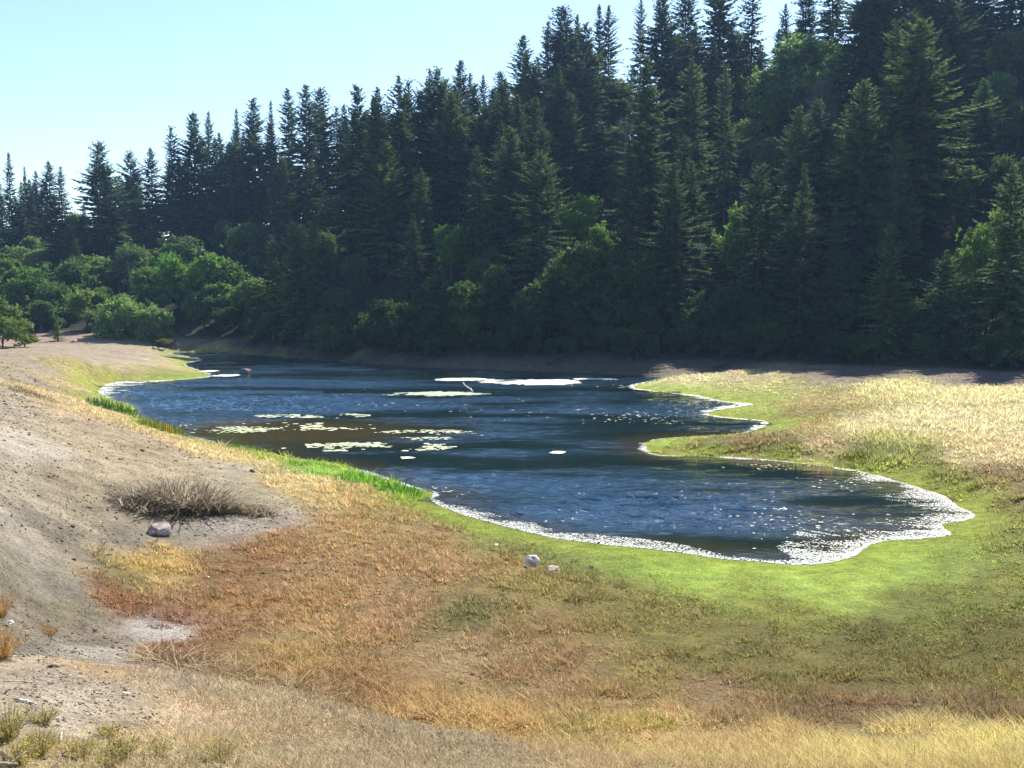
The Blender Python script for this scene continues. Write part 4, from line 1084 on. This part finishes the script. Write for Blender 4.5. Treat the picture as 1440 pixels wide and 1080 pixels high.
# firs of the second rank, closing the wood just under the skyline
SKY.sort()
_r = np.random.default_rng(55)
for k in range(len(SKY) - 1):
    a_, b_ = SKY[k], SKY[k + 1]
    gap = b_[0] - a_[0]
    for q in ([.5] if gap < 18 else [.3, .75] if gap < 30 else [.15, .4, .65, .88]):
        px = a_[0] + gap * q + _r.uniform(-4, 4); yt = max(a_[1], b_[1], -60) + _r.uniform(10, 50)
        if 1085 < px < 1210: continue
        if 860 < px < 1150: yt = _r.uniform(8, 60)
        x, y, hh = solve_clear(px, yt, _r.uniform(21, 26), 14)
        if shades(x, y, gz(x, y) + hh) > 2: continue
        if min(np.hypot(px_ - x, py_ - y) for px_, py_, _w in placed) < 2.2: continue
        tone = _r.uniform(.8, 1.1)
        tree('fir_tree', CON[_r.integers(0, 10)], 26, x, y, hh, _r.uniform(1.0, 1.3), 'dark fir of the second rank with its top just under the skyline', 'fir tree', 'second rank of firs just under the skyline', (tone * .88, tone * .97, tone * 1.05))

for px, yt, h, lab in [(1048, 48, 22, 'fir closing the ridge left of the bright madrone'), (1072, 72, 18, 'lower fir just left of the bright madrone on the ridge'), (1096, 40, 22, 'fir peeping over the left shoulder of the bright madrone'), (890, 92, 24, 'fir closing the ridge behind the dull grey dead tree'), (868, 120, 20, 'lower fir behind the dull grey dead tree')]:
    x, y, hh = solve_clear(px, yt, h, 45)
    tree('fir_tree', CON[9 if px < 1100 else 2], 26, x, y, hh, 1.2, lab, 'fir tree', 'firs closing the ridge', (.85, .95, 1.0))

# firs that stand out on the slope
MID = [(592, 236, 18, 1.0, 4, 'young fir with clear pointed top above the middle of the lake', (1.5, 1.45, 1.2)),
       (715, 178, 24, 1.2, 2, 'broad fir standing below the step in the skyline', (1.2, 1.2, 1.0)),
       (440, 222, 20, 1.1, 4, 'lighter green fir in the middle of the left slope', (1.6, 1.6, 1.2)),
       (462, 268, 16, 1.1, 0, 'feathery grey green fir just below the lighter green one', (1.5, 1.5, 1.3)),
       (520, 190, 22, 1.1, 5, 'dark fir behind the shaded gully of the middle slope', (1.0, 1.05, 1.1)),
       (545, 200, 24, 1.2, 2, 'wide bright edged fir left of the young pointed fir', (1.5, 1.5, 1.1)),
       (638, 130, 26, 1.2, 2, 'tall sunlit fir rising just under the middle skyline', (1.3, 1.35, 1.1)),
       (668, 205, 22, 1.0, 1, 'slim fir beside the broad one below the skyline step', (1.1, 1.2, 1.1)),
       (800, 130, 24, 1.1, 0, 'dark fir in front of the grey domed tree', (1.0, 1.1, 1.0)),
       (905, 80, 28, 1.0, 1, 'tall dark fir at the right shoulder of the grey domed tree', (1.0, 1.1, 1.1)),
       (972, 82, 28, 1.1, 4, 'tall grey green fir with drooping tip left of the bright madrone', (1.45, 1.5, 1.4)),
       (1022, 90, 27, .8, 3, 'thin gappy fir next to the tall grey green one', (1.2, 1.3, 1.2)),
       (1130, 150, 24, 1.1, 0, 'full fir directly under the grey dead tree', (1.35, 1.4, 1.2)),
       (1218, 112, 27, 1.05, 2, 'big fir with pale branch tips right of the grey dead tree', (1.3, 1.4, 1.2)),
       (1302, 26, 31, 1.3, 2, 'largest fir of the right slope with heavy layered boughs', (1.3, 1.35, 1.0)),
       (1385, 110, 26, 1.1, 0, 'blue green fir close to the right edge of the slope', (1.3, 1.5, 1.35)),
       (1425, 230, 24, 1.1, 4, 'fir with pale drooping boughs at the right edge above the bright maple', (1.4, 1.5, 1.3)),
       (1068, 235, 22, 1.1, 5, 'dark fir under the bright green madrone', (1.0, 1.1, 1.0)),
       (880, 210, 26, 1.0, 1, 'dark fir at the right of the yellow green maple', (.9, 1.0, 1.0)),
       (950, 230, 25, 1.1, 0, 'heavy dark fir in the middle of the right slope', (.95, 1.05, 1.0)),
       (395, 218, 22, 1.0, 7, 'dark fir with a bare trunk behind the lighter green fir', (.9, 1.0, 1.1)),
       (335, 225, 24, 1.1, 0, 'dark fir filling the left slope under the skyline', (.9, 1.0, 1.1)),
       (180, 368, 12, 1.0, 6, 'small dark fir among the round broadleaf trees', (1.0, 1.1, 1.1)),
       (1330, 350, 14, 1.1, 4, 'small fir with star shaped boughs low on the right slope', (1.1, 1.3, 1.25)),
       (760, 215, 24, 1.1, 5, 'fir with ragged top left of the yellow green maple', (1.1, 1.2, 1.0))]
for px, yt, h, w, pi, lab, tint in MID:
    x, y, hh = solve_clear(px, yt, h, 3)
    tree('fir_tree', CON[pi], 26, x, y, hh, w * .95 * min(1.4, max(1, 20 / hh)), lab, 'fir tree', 'firs standing out on the slope', tint)

# the willow, the little pine and the bushes on the open ground at the head of the lake
WIL = make_broad(231, 7.5, 5.2, 60, 15000, .46, .05, .9, None, 0, .5)
x, y = P(178, 484, 1.2)[:2]
tree('willow_tree', WIL, 7.5, x, y, 7.6, 1.0, 'big pale green willow standing alone at the head of the lake', 'willow', None, (1.6, 1.75, 1.45), .4)
x, y = P(222, 484, 1.2)[:2]
tree('willow_tree', make_broad(232, 6.5, 3.6, 36, 9000, .44, .05, .95, None, 0, .5), 6.5, x, y - 2, 6.8, .9, 'smaller willow grown against the right side of the big willow', 'willow', None, (1.65, 1.8, 1.6), 1.1)
x, y = P(82, 476, 2.6)[:2]
tree('young_pine', YOUNG, 8, x, y, 3.8, 1.15, 'little green pine alone on the pink earth bank', 'pine tree', None, (1.7, 2.3, 1.3))
x, y = P(-4, 487, 3.3)[:2]
tree('olive_shrub', SHR[0], 4, x, y, 7.2, .85, 'tall grey green shrub at the left edge of the bank', 'shrub', None, (.95, 1.05, .9))
x, y = P(14, 489, 3.3)[:2]
tree('olive_shrub', SHR[1], 4, x, y - 2, 4.0, 1.1, 'spreading olive shrub in front of the tall one at the left edge', 'shrub', None, (1.15, 1.15, .9))
x, y = P(40, 488, 3.2)[:2]
tree('olive_shrub', SHR[2], 4, x, y - 1, 2.3, 1.5, 'low olive shrub trailing off the spreading one', 'shrub', None, (1.2, 1.15, .85))
for px, py, h, lab in [(228, 485, 1.6, 'dull brown bush at the right foot of the willows'), (130, 481, 1.4, 'dry reddish bush at the left foot of the willows')]:
    x, y = P(px, py, 1.3)[:2]
    tree('dry_bush', SHR[1], 4, x, y, h, 1.4, lab, 'bush', None, (1.5, 1.0, .8))

# dead trees among the living
def make_snag(seed, H, col, n=60):
    r = np.random.default_rng(seed)
    zs = np.linspace(-.5, H, 8)
    ts = [tube(np.c_[.1 * np.sin(zs), .1 * np.cos(zs), zs], .2 * (1 - np.clip(zs / H, 0, 1)) + .02, 6)]
    tw = []
    for k in range(n):
        z = H * r.uniform(.2, .97); a = r.uniform(0, 6.28); L = (1 - z / H) * H * .3 + .5
        q = np.linspace(0, 1, 4)[:, None]
        d = np.array([math.cos(a), math.sin(a), .35])
        tw.append(tube(np.array([0, 0, z]) + d * L * q - np.array([0, 0, .25 * L]) * q * q, np.linspace(.05, .02, 4), 3))
        for j in range(5):
            p = np.array([0, 0, z]) + d * L * r.uniform(.3, 1); e = d + r.normal(0, .6, 3)
            tw.append(tube(p + e * .8 * q, np.linspace(.03, .015, 4), 3))
    a, b = join_tubes(ts); c, d2 = join_tubes(tw)
    return mesh_from('dead_crown', c, d2, col), mesh_from('dead_trunk', a, b, col)


SN = make_snag(301, 12, M_grey, 110)
x, y, hh = solve(1157, 112, 12, 5)
t_ = tree('dead_tree', SN, 12, x, y, hh, 1.1, 'grey leafless dead tree below the bright madrone', 'dead tree', None, (.36, .34, .37))
x, y, hh = solve(1130, 25, 11, 10)
tree('dead_tree', CON[6], 26, x, y, hh, 1.0, 'rust red dead fir near the top of the slope', 'dead tree', None, (5.5, 2.0, 1.8))
x, y, hh = solve(880, 165, 12, 5)
tree('dead_tree', SN, 12, x, y, hh, .9, 'dull grey dead tree at the right of the grey domed tree', 'dead tree', None, (.45, .42, .45))

# the rest of the wood
sx = np.array([s[0] for s in SKY], float); sy = np.array([s[1] for s in SKY], float)
r = np.random.default_rng(77)
cand = np.c_[r.uniform(-190, 165, 9000), r.uniform(90, 400, 9000)]
_, ct = hill(cand[:, 0], cand[:, 1])
cg = ground(cand[:, 0], cand[:, 1])
nf = nb = 0
BZ = {True: ('shaded dark green broadleaf tree at the foot of the slope behind the far bank', 'shaded broadleaf trees at the foot of the slope'),
      False: ('dull green broadleaf tree tucked between the firs up the slope', 'broadleaf trees tucked between the firs')}
ZONES = {'far': 'dark fir in the packed wood behind the left end of the lake', 'mid': 'dark fir in the packed wood behind the middle of the lake', 'right': 'dark fir in the packed wood of the steep right slope',
         'low': 'shaded lower fir at the foot of the slope behind the far bank'}
for (x, y), t, g in zip(cand, ct, cg):
    if t < 2.5 or t > np.interp(x, KX, KH) / (1.25 * np.interp(x, KX, KK)) * 1.25 + 12: continue
    px, pb = project(x, y, g)
    if px < -140 or px > 1700: continue
    low = t < 17
    broad = r.uniform() < (.5 if low else .24) and px > (300 if low else -200)
    h = r.uniform(5, 11) if broad else r.uniform(13, 22) if low else r.uniform(19, 29)
    if px < 330 and t < 22 and not broad: continue
    _, ptop = project(x, y, g + h)
    lim = np.interp(px, sx, sy) + 12
    if ptop < lim:
        h2 = h * .72
        _, ptop = project(x, y, g + h2)
        if ptop < lim: continue
        h = h2
    if pb < -30: continue
    sp = 4.6 if broad else 5.0 if low else 5.4
    pl = np.array(placed)
    d = np.hypot(pl[:, 0] - x, pl[:, 1] - y)
    if d.min() < sp * (.75 if t > 110 else 1): continue
    # keep the bright trees of the photograph in view
    blocked = False
    for bx, bt, bb, bw, *_ in BL:
        if abs(px - bx) < bw * .6 and pb > bt + 25 and ptop < (bt + bb) / 2 + 6:
            blocked = True; break
    if blocked: continue
    for bx, by, bz in LIT:
        ax_, ay_ = x - bx, y - by
        along = ax_ * math.sin(SUN_AZ) + ay_ * math.cos(SUN_AZ); side = abs(ax_ * math.cos(SUN_AZ) - ay_ * math.sin(SUN_AZ))
        if along > 0 and side < 6.5 and g + h > bz + along * math.tan(SUN_EL) - 1.5:
            blocked = True; break
    if blocked: continue
    tone = r.uniform(.75, 1.15)
    if broad:
        if nb >= 150: continue
        nb += 1
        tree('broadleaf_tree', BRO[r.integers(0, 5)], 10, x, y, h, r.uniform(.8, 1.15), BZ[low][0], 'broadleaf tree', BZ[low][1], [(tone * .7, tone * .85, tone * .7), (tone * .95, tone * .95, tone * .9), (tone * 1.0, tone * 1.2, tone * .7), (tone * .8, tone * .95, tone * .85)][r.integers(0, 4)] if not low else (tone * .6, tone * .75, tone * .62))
    else:
        if nf >= 170: continue
        nf += 1
        zz = 'low' if low else 'far' if px < 420 else 'mid' if px < 930 else 'right'
        warm = r.uniform(.85, 1.45)
        tree('fir_tree', CON[r.integers(0, 10)], 26, x, y, h, r.uniform(.8, 1.12) * (1.15 if h < 20 else 1), ZONES[zz], 'fir tree', ZONES[zz].replace('dark fir', 'dark firs').replace('lower fir', 'lower firs'), (tone * warm, tone * 1.05 * warm, tone))
print('WOOD', nf, nb)

# three dense trees added so that their shade keeps the far bank dark
for x, y, h, lab in [(10.5, 148.5, 14, 'round dark tree added to shade the bank behind the large cream mat'), (4, 147, 10, 'lower dark shade tree added left of the round one behind the large cream mat'), (17, 147, 13, 'dark shade tree added right of the round one behind the large cream mat')]:
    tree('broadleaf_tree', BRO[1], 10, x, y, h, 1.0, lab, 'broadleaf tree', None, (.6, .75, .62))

# bushes fringing the shaded bank
r = np.random.default_rng(90)
for px, dep in [(p, 0) for p in range(440, 1500, 24)] + [(p, 5) for p in range(330, 1500, 34)]:
    rx, _ = ray(px, 500)
    yb = np.interp(rx * 125, BASE[:, 0], BASE[:, 1])
    for _ in range(3):
        yb = np.interp(rx * yb, BASE[:, 0], BASE[:, 1])
    y = yb + dep + r.uniform(.5, 3.5); x = rx * y
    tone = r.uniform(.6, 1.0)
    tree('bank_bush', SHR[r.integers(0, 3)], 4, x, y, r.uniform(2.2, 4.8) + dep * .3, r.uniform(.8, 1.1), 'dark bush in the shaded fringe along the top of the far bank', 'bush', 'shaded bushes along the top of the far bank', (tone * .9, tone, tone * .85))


# ------------------------------------------------------------------ rocks, sticks and small plants
def rock(px, py, wpx, hpx, label, tint, seed, deep=1.0, name='rock', zoff=0.0, water=False):
    if water:
        c = P(px, py, 0.0)
    else:
        c = spot(px, py)
    s = c[1] / FPX / 2
    a, b, h = wpx * s, wpx * s * deep, hpx * s * 2
    bm = bmesh.new()
    bmesh.ops.create_icosphere(bm, subdivisions=4, radius=1)
    r = np.random.default_rng(seed)
    planes = []
    for k in range(11):
        d = Vector(r.normal(0, 1, 3)); d.normalize()
        planes.append((d, r.uniform(.62, .92)))
    for v in bm.verts:
        for d, q in planes:
            e = v.co.dot(d) - q
            if e > 0: v.co -= d * e * .92
        n_ = mnoise.fractal(v.co * 1.8 + Vector((seed, 0, 0)), 1, 2, 5)
        v.co *= 1 + .13 * n_
        v.co.x *= a; v.co.y *= b; v.co.z = v.co.z * h * .62 + h * .28
    me = bpy.data.meshes.new(name); bm.to_mesh(me); bm.free()
    me.materials.append(M_rock)
    o = link(name, me, None, (c[0], c[1], c[2] - .02 + zoff))
    o.color = (*tint, 1)
    tag(o, label, 'rock')
    return o


rock(226, 753, 36, 21, 'big grey boulder with a dark hollow face below the dead reed mound', (.85, .78, .74), 2)
rock(749, 796, 23, 20, 'pale pointed boulder on the grass near the white rim', (1.75, 1.7, 1.75), 5, .8)
rock(778, 804, 22, 11, 'brown rounded boulder just right of the pale pointed one', (.95, .8, .68), 9)
rock(831, 801, 9, 8, 'small black stone right of the boulder pair', (.22, .2, .2), 12)
rock(698, 767, 10, 4, 'flat pale stone left of the boulder pair', (1.4, 1.4, 1.2), 14)
rock(355, 663, 9, 6, 'dark stone on the straw grass of the left bank', (.3, .26, .24), 16)
rock(346, 525, 17, 9, 'dark boulder rising out of the lake off the grassy spit', (.30, .27, .27), 18, 1.0, 'rock', 0, True)
rock(292, 811, 7, 4, 'small white stone on the brown flat', (1.9, 1.85, 1.75), 20)
rock(14, 879, 11, 6, 'pale stone beside the orange dried shrub', (1.6, 1.5, 1.4), 22)
rock(104, 481, 7, 5, 'pale stone on the crest of the left bank', (1.3, 1.15, 1.05), 24)
rock(227, 493, 12, 5, 'long grey stone on the sandbar at the head of the lake', (.8, .75, .7), 26)
rock(217, 491, 7, 5, 'tan stone left of the long grey one on the sandbar', (1.2, 1.05, .9), 28)
rock(250, 486, 7, 5, 'upright stone further back on the sandbar', (1.0, .92, .88), 30)
rock(511, 551, 5, 5, 'small dark stump poking out of mid lake', (.12, .12, .11), 32, 1, 'stump', 0, True)
for k, (px, py, w_, h_, lab, tint) in enumerate([
    (210, 840 + 0, 0, 0, '', None)]):
    pass


def stick(name, pts, rad, label, tint, cat='stick', twigs=()):
    pts = np.array(pts, float)
    o0 = pts[0].copy()
    n_ = 9
    q = np.linspace(0, 1, n_)
    ii = np.linspace(0, 1, len(pts))
    p = np.stack([np.interp(q, ii, pts[:, k]) for k in range(3)], -1) - o0
    rr = np.random.default_rng(int(abs(o0[0] * 100) + len(label)))
    p += rr.normal(0, rad * .35, p.shape)
    ts = [tube(p, rad * (1 - .55 * q), 7)]
    for t0, d, L in twigs:
        b = np.array([np.interp(t0, q, p[:, k]) for k in range(3)])
        qq = np.linspace(0, 1, 5)[:, None]
        ts.append(tube(b + np.array(d, float) * L * qq + np.array([0, 0, .1 * L]) * qq ** 2, rad * np.linspace(.6, .2, 5), 5))
    v, f = join_tubes(ts)
    o = link(name, mesh_from(name, v, f, M_grey, None, True), None, o0)
    o.color = (*tint, 1)
    tag(o, label, cat)
    return o


def on(px, py, up=.02):
    s = spot(px, py); s[2] += up
    return s


stick('stick', [on(29, 988), on(52, 993)], .016, 'white peeled stick on the pale dirt of the near bank', (1.7, 1.7, 1.65))
stick('stick', [on(68, 939), on(84, 940)], .022, 'short dark stick near the crest of the near bank', (.3, .26, .24))
stick('stick', [on(5, 959), on(34, 960), on(63, 963)], .008, 'long thin tan stalk lying on the pale dirt', (1.2, 1.0, .7))
stick('stick', [on(174, 981), on(183, 979)], .016, 'short white stick in the middle of the near bank', (1.7, 1.65, 1.55))
stick('stick', [on(84, 1038), on(90, 1027, .06)], .010, 'forked pale twig on the near bank', (1.4, 1.3, 1.15), 'stick', [(.2, (.3, .5, .1), .12)])
stick('branch', [on(73, 1079), on(85, 1066, .06), on(104, 1064)], .011, 'curved dark bare branch at the bottom of the near bank', (.35, .3, .27), 'branch', [(.5, (.4, .3, .2), .15)])
stick('branch', [on(3, 1052), on(20, 1075, .05)], .018, 'grey bare branch in the bottom left corner', (.6, .55, .5), 'branch', [(.3, (.8, .1, .1), .25), (.6, (.7, .4, .15), .2)])
stick('branch', [on(8, 1052), on(38, 1064, .03)], .010, 'thin grey branch crossing the bottom left one', (.7, .62, .56), 'branch')
stick('branch', [on(0, 1074, .03), on(24, 1079, .06)], .016, 'pale thick branch at the very bottom left', (1.1, 1.05, 1.0), 'branch', [(.5, (.5, .5, .2), .2)])
for (x0, y0, x1, y1, rad, lab, tint) in [(8, 976, 14, 981, .012, 'little forked grey twig at the left edge above the weeds', (.7, .62, .56)), (118, 1000, 132, 1006, .009, 'thin grey twig right of the white peeled stick', (.8, .72, .64)),
                                         (200, 1012, 214, 1020, .008, 'thin brown twig in the dry grass of the near bank', (.6, .5, .42)), (88, 950, 98, 955, .008, 'short brown twig beside the dark stick on the bank crest', (.6, .5, .42)),
                                         (262, 992, 276, 988, .009, 'pale twig in the dry grass furthest from the bare dirt', (1.2, 1.1, .95)), (42, 1044, 60, 1040, .009, 'pale twig above the crossing branches of the corner', (1.2, 1.1, 1.0))]:
    stick('twig', [on(x0, y0), on((x0 + x1) / 2, (y0 + y1) / 2, .035), on(x1, y1)], rad, lab, tint, 'twig', [(.55, (.5, .5, .2), .07)])
a = P(650, 545, 0.35); b = P(665, 551, 0.0)
stick('stick', [b, a + np.array([0, 0, .55])], .10, 'bleached stick rising from the grey green algae mat', (1.9, 1.9, 1.9))
a = spot(770, 515); b = spot(802, 500)
stick('fallen_log', [a + [0, 0, .3], b + [0, 0, .5]], .28, 'dark fallen log sloping down the shaded far bank to the water', (.16, .14, .14), 'log', [(.4, (-.4, 0, .6), 1.2)])
a = spot(1003, 520); b = spot(1062, 503)
stick('fallen_log', [a + [0, 0, .3], b + [0, 0, .6]], .24, 'long dark log sloping down to the shaded end of the meadow', (.14, .12, .12), 'log')


def flower_plant(px, py, h, n, label, flowers=True, leafc=((165, 158, 92), (185, 172, 108), (190, 168, 110)), fl=(235, 210, 40), group='yellow flowered weeds on the near bank'):
    at = spot(px, py)
    r = np.random.default_rng(int(px * 3 + py))
    root = bpy.data.objects.new('flowering_weed' if flowers else 'dried_shrub', None); COL.objects.link(root); root.location = at
    a = r.uniform(0, 6.28, n); lean = r.uniform(.1, .9, n); hh = h * r.uniform(.5, 1.1, n)
    q = r.uniform(0, .08, n)
    cols = np.array(KL(*leafc))
    V, F, C = blades(np.cos(a) * q, np.sin(a) * q, np.full(n, -.02), hh, np.full(n, .007), cols[r.integers(0, len(cols), n)] * r.uniform(.7, 1.2, (n, 1)), lean, a, 1, 3, .3)
    # side leaflets
    m = n * 7; i = r.integers(0, n, m); t = r.uniform(.25, 1, m)
    bx = np.cos(a[i]) * (q[i] + lean[i] * (t + .3 * t * t) * hh[i]); by = np.sin(a[i]) * (q[i] + lean[i] * (t + .3 * t * t) * hh[i]); bz = hh[i] * t * .92
    V2, F2, C2 = blades(bx, by, bz, r.uniform(.02, .05, m), np.full(m, .009), cols[r.integers(0, len(cols), m)] * r.uniform(.7, 1.3, (m, 1)), r.uniform(.3, 1.5, m), r.uniform(0, 6.28, m), 2, 1, .3)
    o2 = len(V)
    me = mesh_from('stems', np.vstack([V, V2]), [F[0], F[1], F2[1] + o2], M_blade, {'col': np.vstack([C, C2])})
    link('stems', me, root)
    if flowers:
        mm = max(8, n // 4); i = r.integers(0, n, mm)
        x = np.cos(a[i]) * (q[i] + lean[i] * 1.3 * hh[i]); y = np.sin(a[i]) * (q[i] + lean[i] * 1.3 * hh[i]); z = hh[i] * .93
        Vf, Ff = [], []
        for j in range(mm):
            base = len(Vf) * 0 + j * 7
            c = np.array([x[j], y[j], z[j]])
            Vf.append(c + [0, 0, .004])
            for k in range(6):
                Vf.append(c + np.array([math.cos(k * 1.047), math.sin(k * 1.047), .35 + .3 * (k % 2)]) * .009)
            Ff += [[base, base + 1 + k, base + 1 + (k + 1) % 6] for k in range(6)]
        cf = np.tile(lin(fl) * .8, (len(Vf), 1))
        link('flowers', mesh_from('flowers', np.array(Vf), [np.array(Ff)], M_blade, {'col': cf}), root)
    tag(root, label, 'weed' if flowers else 'dried shrub', group)


for px, py, h, n, lab in [(12, 1035, .34, 120, 'largest yellow flowered weed at the left edge'), (61, 1014, .15, 60, 'round tuft of yellow weed on the bare dirt'), (153, 1030, .13, 45, 'small yellow flowered tuft standing alone mid bank'),
                          (55, 1056, .22, 80, 'yellow flowered weed below the round tuft'), (172, 1062, .22, 90, 'bushy yellow weed below the lone tuft'), (225, 1062, .18, 40, 'thin yellow weed right of the bushy one'),
                          (110, 1062, .2, 60, 'yellow weed next to the curved dark branch'), (28, 1072, .2, 60, 'yellow weed among the bare branches of the bottom corner'), (150, 1078, .16, 50, 'yellow weed at the bottom edge below the bushy one'), (308, 1068, .2, 40, 'sparse yellow weed furthest along the bottom edge')]:
    flower_plant(px, py, h, n, lab)
flower_plant(3, 870, .55, 150, 'orange dried shrub at the left edge beside the gully', False, ((200, 155, 95), (182, 132, 76), (210, 172, 112)), group=None)
flower_plant(6, 925, .45, 120, 'lower orange dried shrub at the left edge above the near bank', False, ((200, 155, 95), (178, 130, 76), (210, 172, 112)), group=None)
flower_plant(70, 895, .4, 90, 'tan dried weed ball on the floor of the gully', False, ((190, 155, 105), (175, 140, 90)), group=None)

# ------------------------------------------------------------------ haze
HAZE = 0.00015
if HAZE:
    me = bpy.data.meshes.new('haze')
    bm = bmesh.new(); bmesh.ops.create_cube(bm, size=1); bm.to_mesh(me); bm.free()
    o = link('haze', me, None, (0, 165, 60)); o.scale = (900, 660, 130)
    n = N('haze_air')
    v = n('ShaderNodeVolumePrincipled', {'Color': (.38, .62, 1, 1), 'Density': HAZE, 'Anisotropy': .2})
    n.link(v.outputs[0], n.out.inputs['Volume'])
    me.materials.append(n.m)
    tag(o, 'thin blue haze in the air over the valley', 'haze', kind='stuff')

# ------------------------------------------------------------------ sky, sun, camera
w = bpy.data.worlds.new('World'); scene.world = w; w.use_nodes = True
nt = w.node_tree
sky = nt.nodes.new('ShaderNodeTexSky'); sky.sky_type = 'NISHITA'; sky.sun_disc = False
sky.sun_elevation = SUN_EL; sky.sun_rotation = SUN_AZ
sky.air_density = 1.0; sky.dust_density = .3; sky.ozone_density = 3.0
bg = nt.nodes['Background']; bg.inputs[1].default_value = .10
nt.links.new(sky.outputs[0], bg.inputs[0])
sun = bpy.data.lights.new('sun', 'SUN'); sun.energy = 5.0; sun.angle = R(.53); sun.color = (1, .95, .86)
so = bpy.data.objects.new('sun', sun); COL.objects.link(so)
d = Vector((math.sin(SUN_AZ) * math.cos(SUN_EL), math.cos(SUN_AZ) * math.cos(SUN_EL), math.sin(SUN_EL)))
so.rotation_euler = d.to_track_quat('Z', 'Y').to_euler()
so.location = (60, 200, 150)
cam = bpy.data.cameras.new('camera'); co = bpy.data.objects.new('camera', cam); COL.objects.link(co)
cam.sensor_width = 36; cam.lens = FPX / 1440 * 36; cam.clip_end = 3000; cam.clip_start = .1
co.location = (0, 0, CAMZ); co.rotation_euler = (math.pi / 2 - PITCH, 0, 0)
scene.camera = co
vs = scene.view_settings
vs.view_transform = 'Standard'; vs.look = 'None'; vs.exposure = 1.25; vs.gamma = 1
scene.cycles.use_denoising = True
scene.cycles.sample_clamp_indirect = 4; scene.cycles.sample_clamp_direct = 30
scene.cycles.max_bounces = 6; scene.cycles.diffuse_bounces = 3; scene.cycles.transmission_bounces = 3
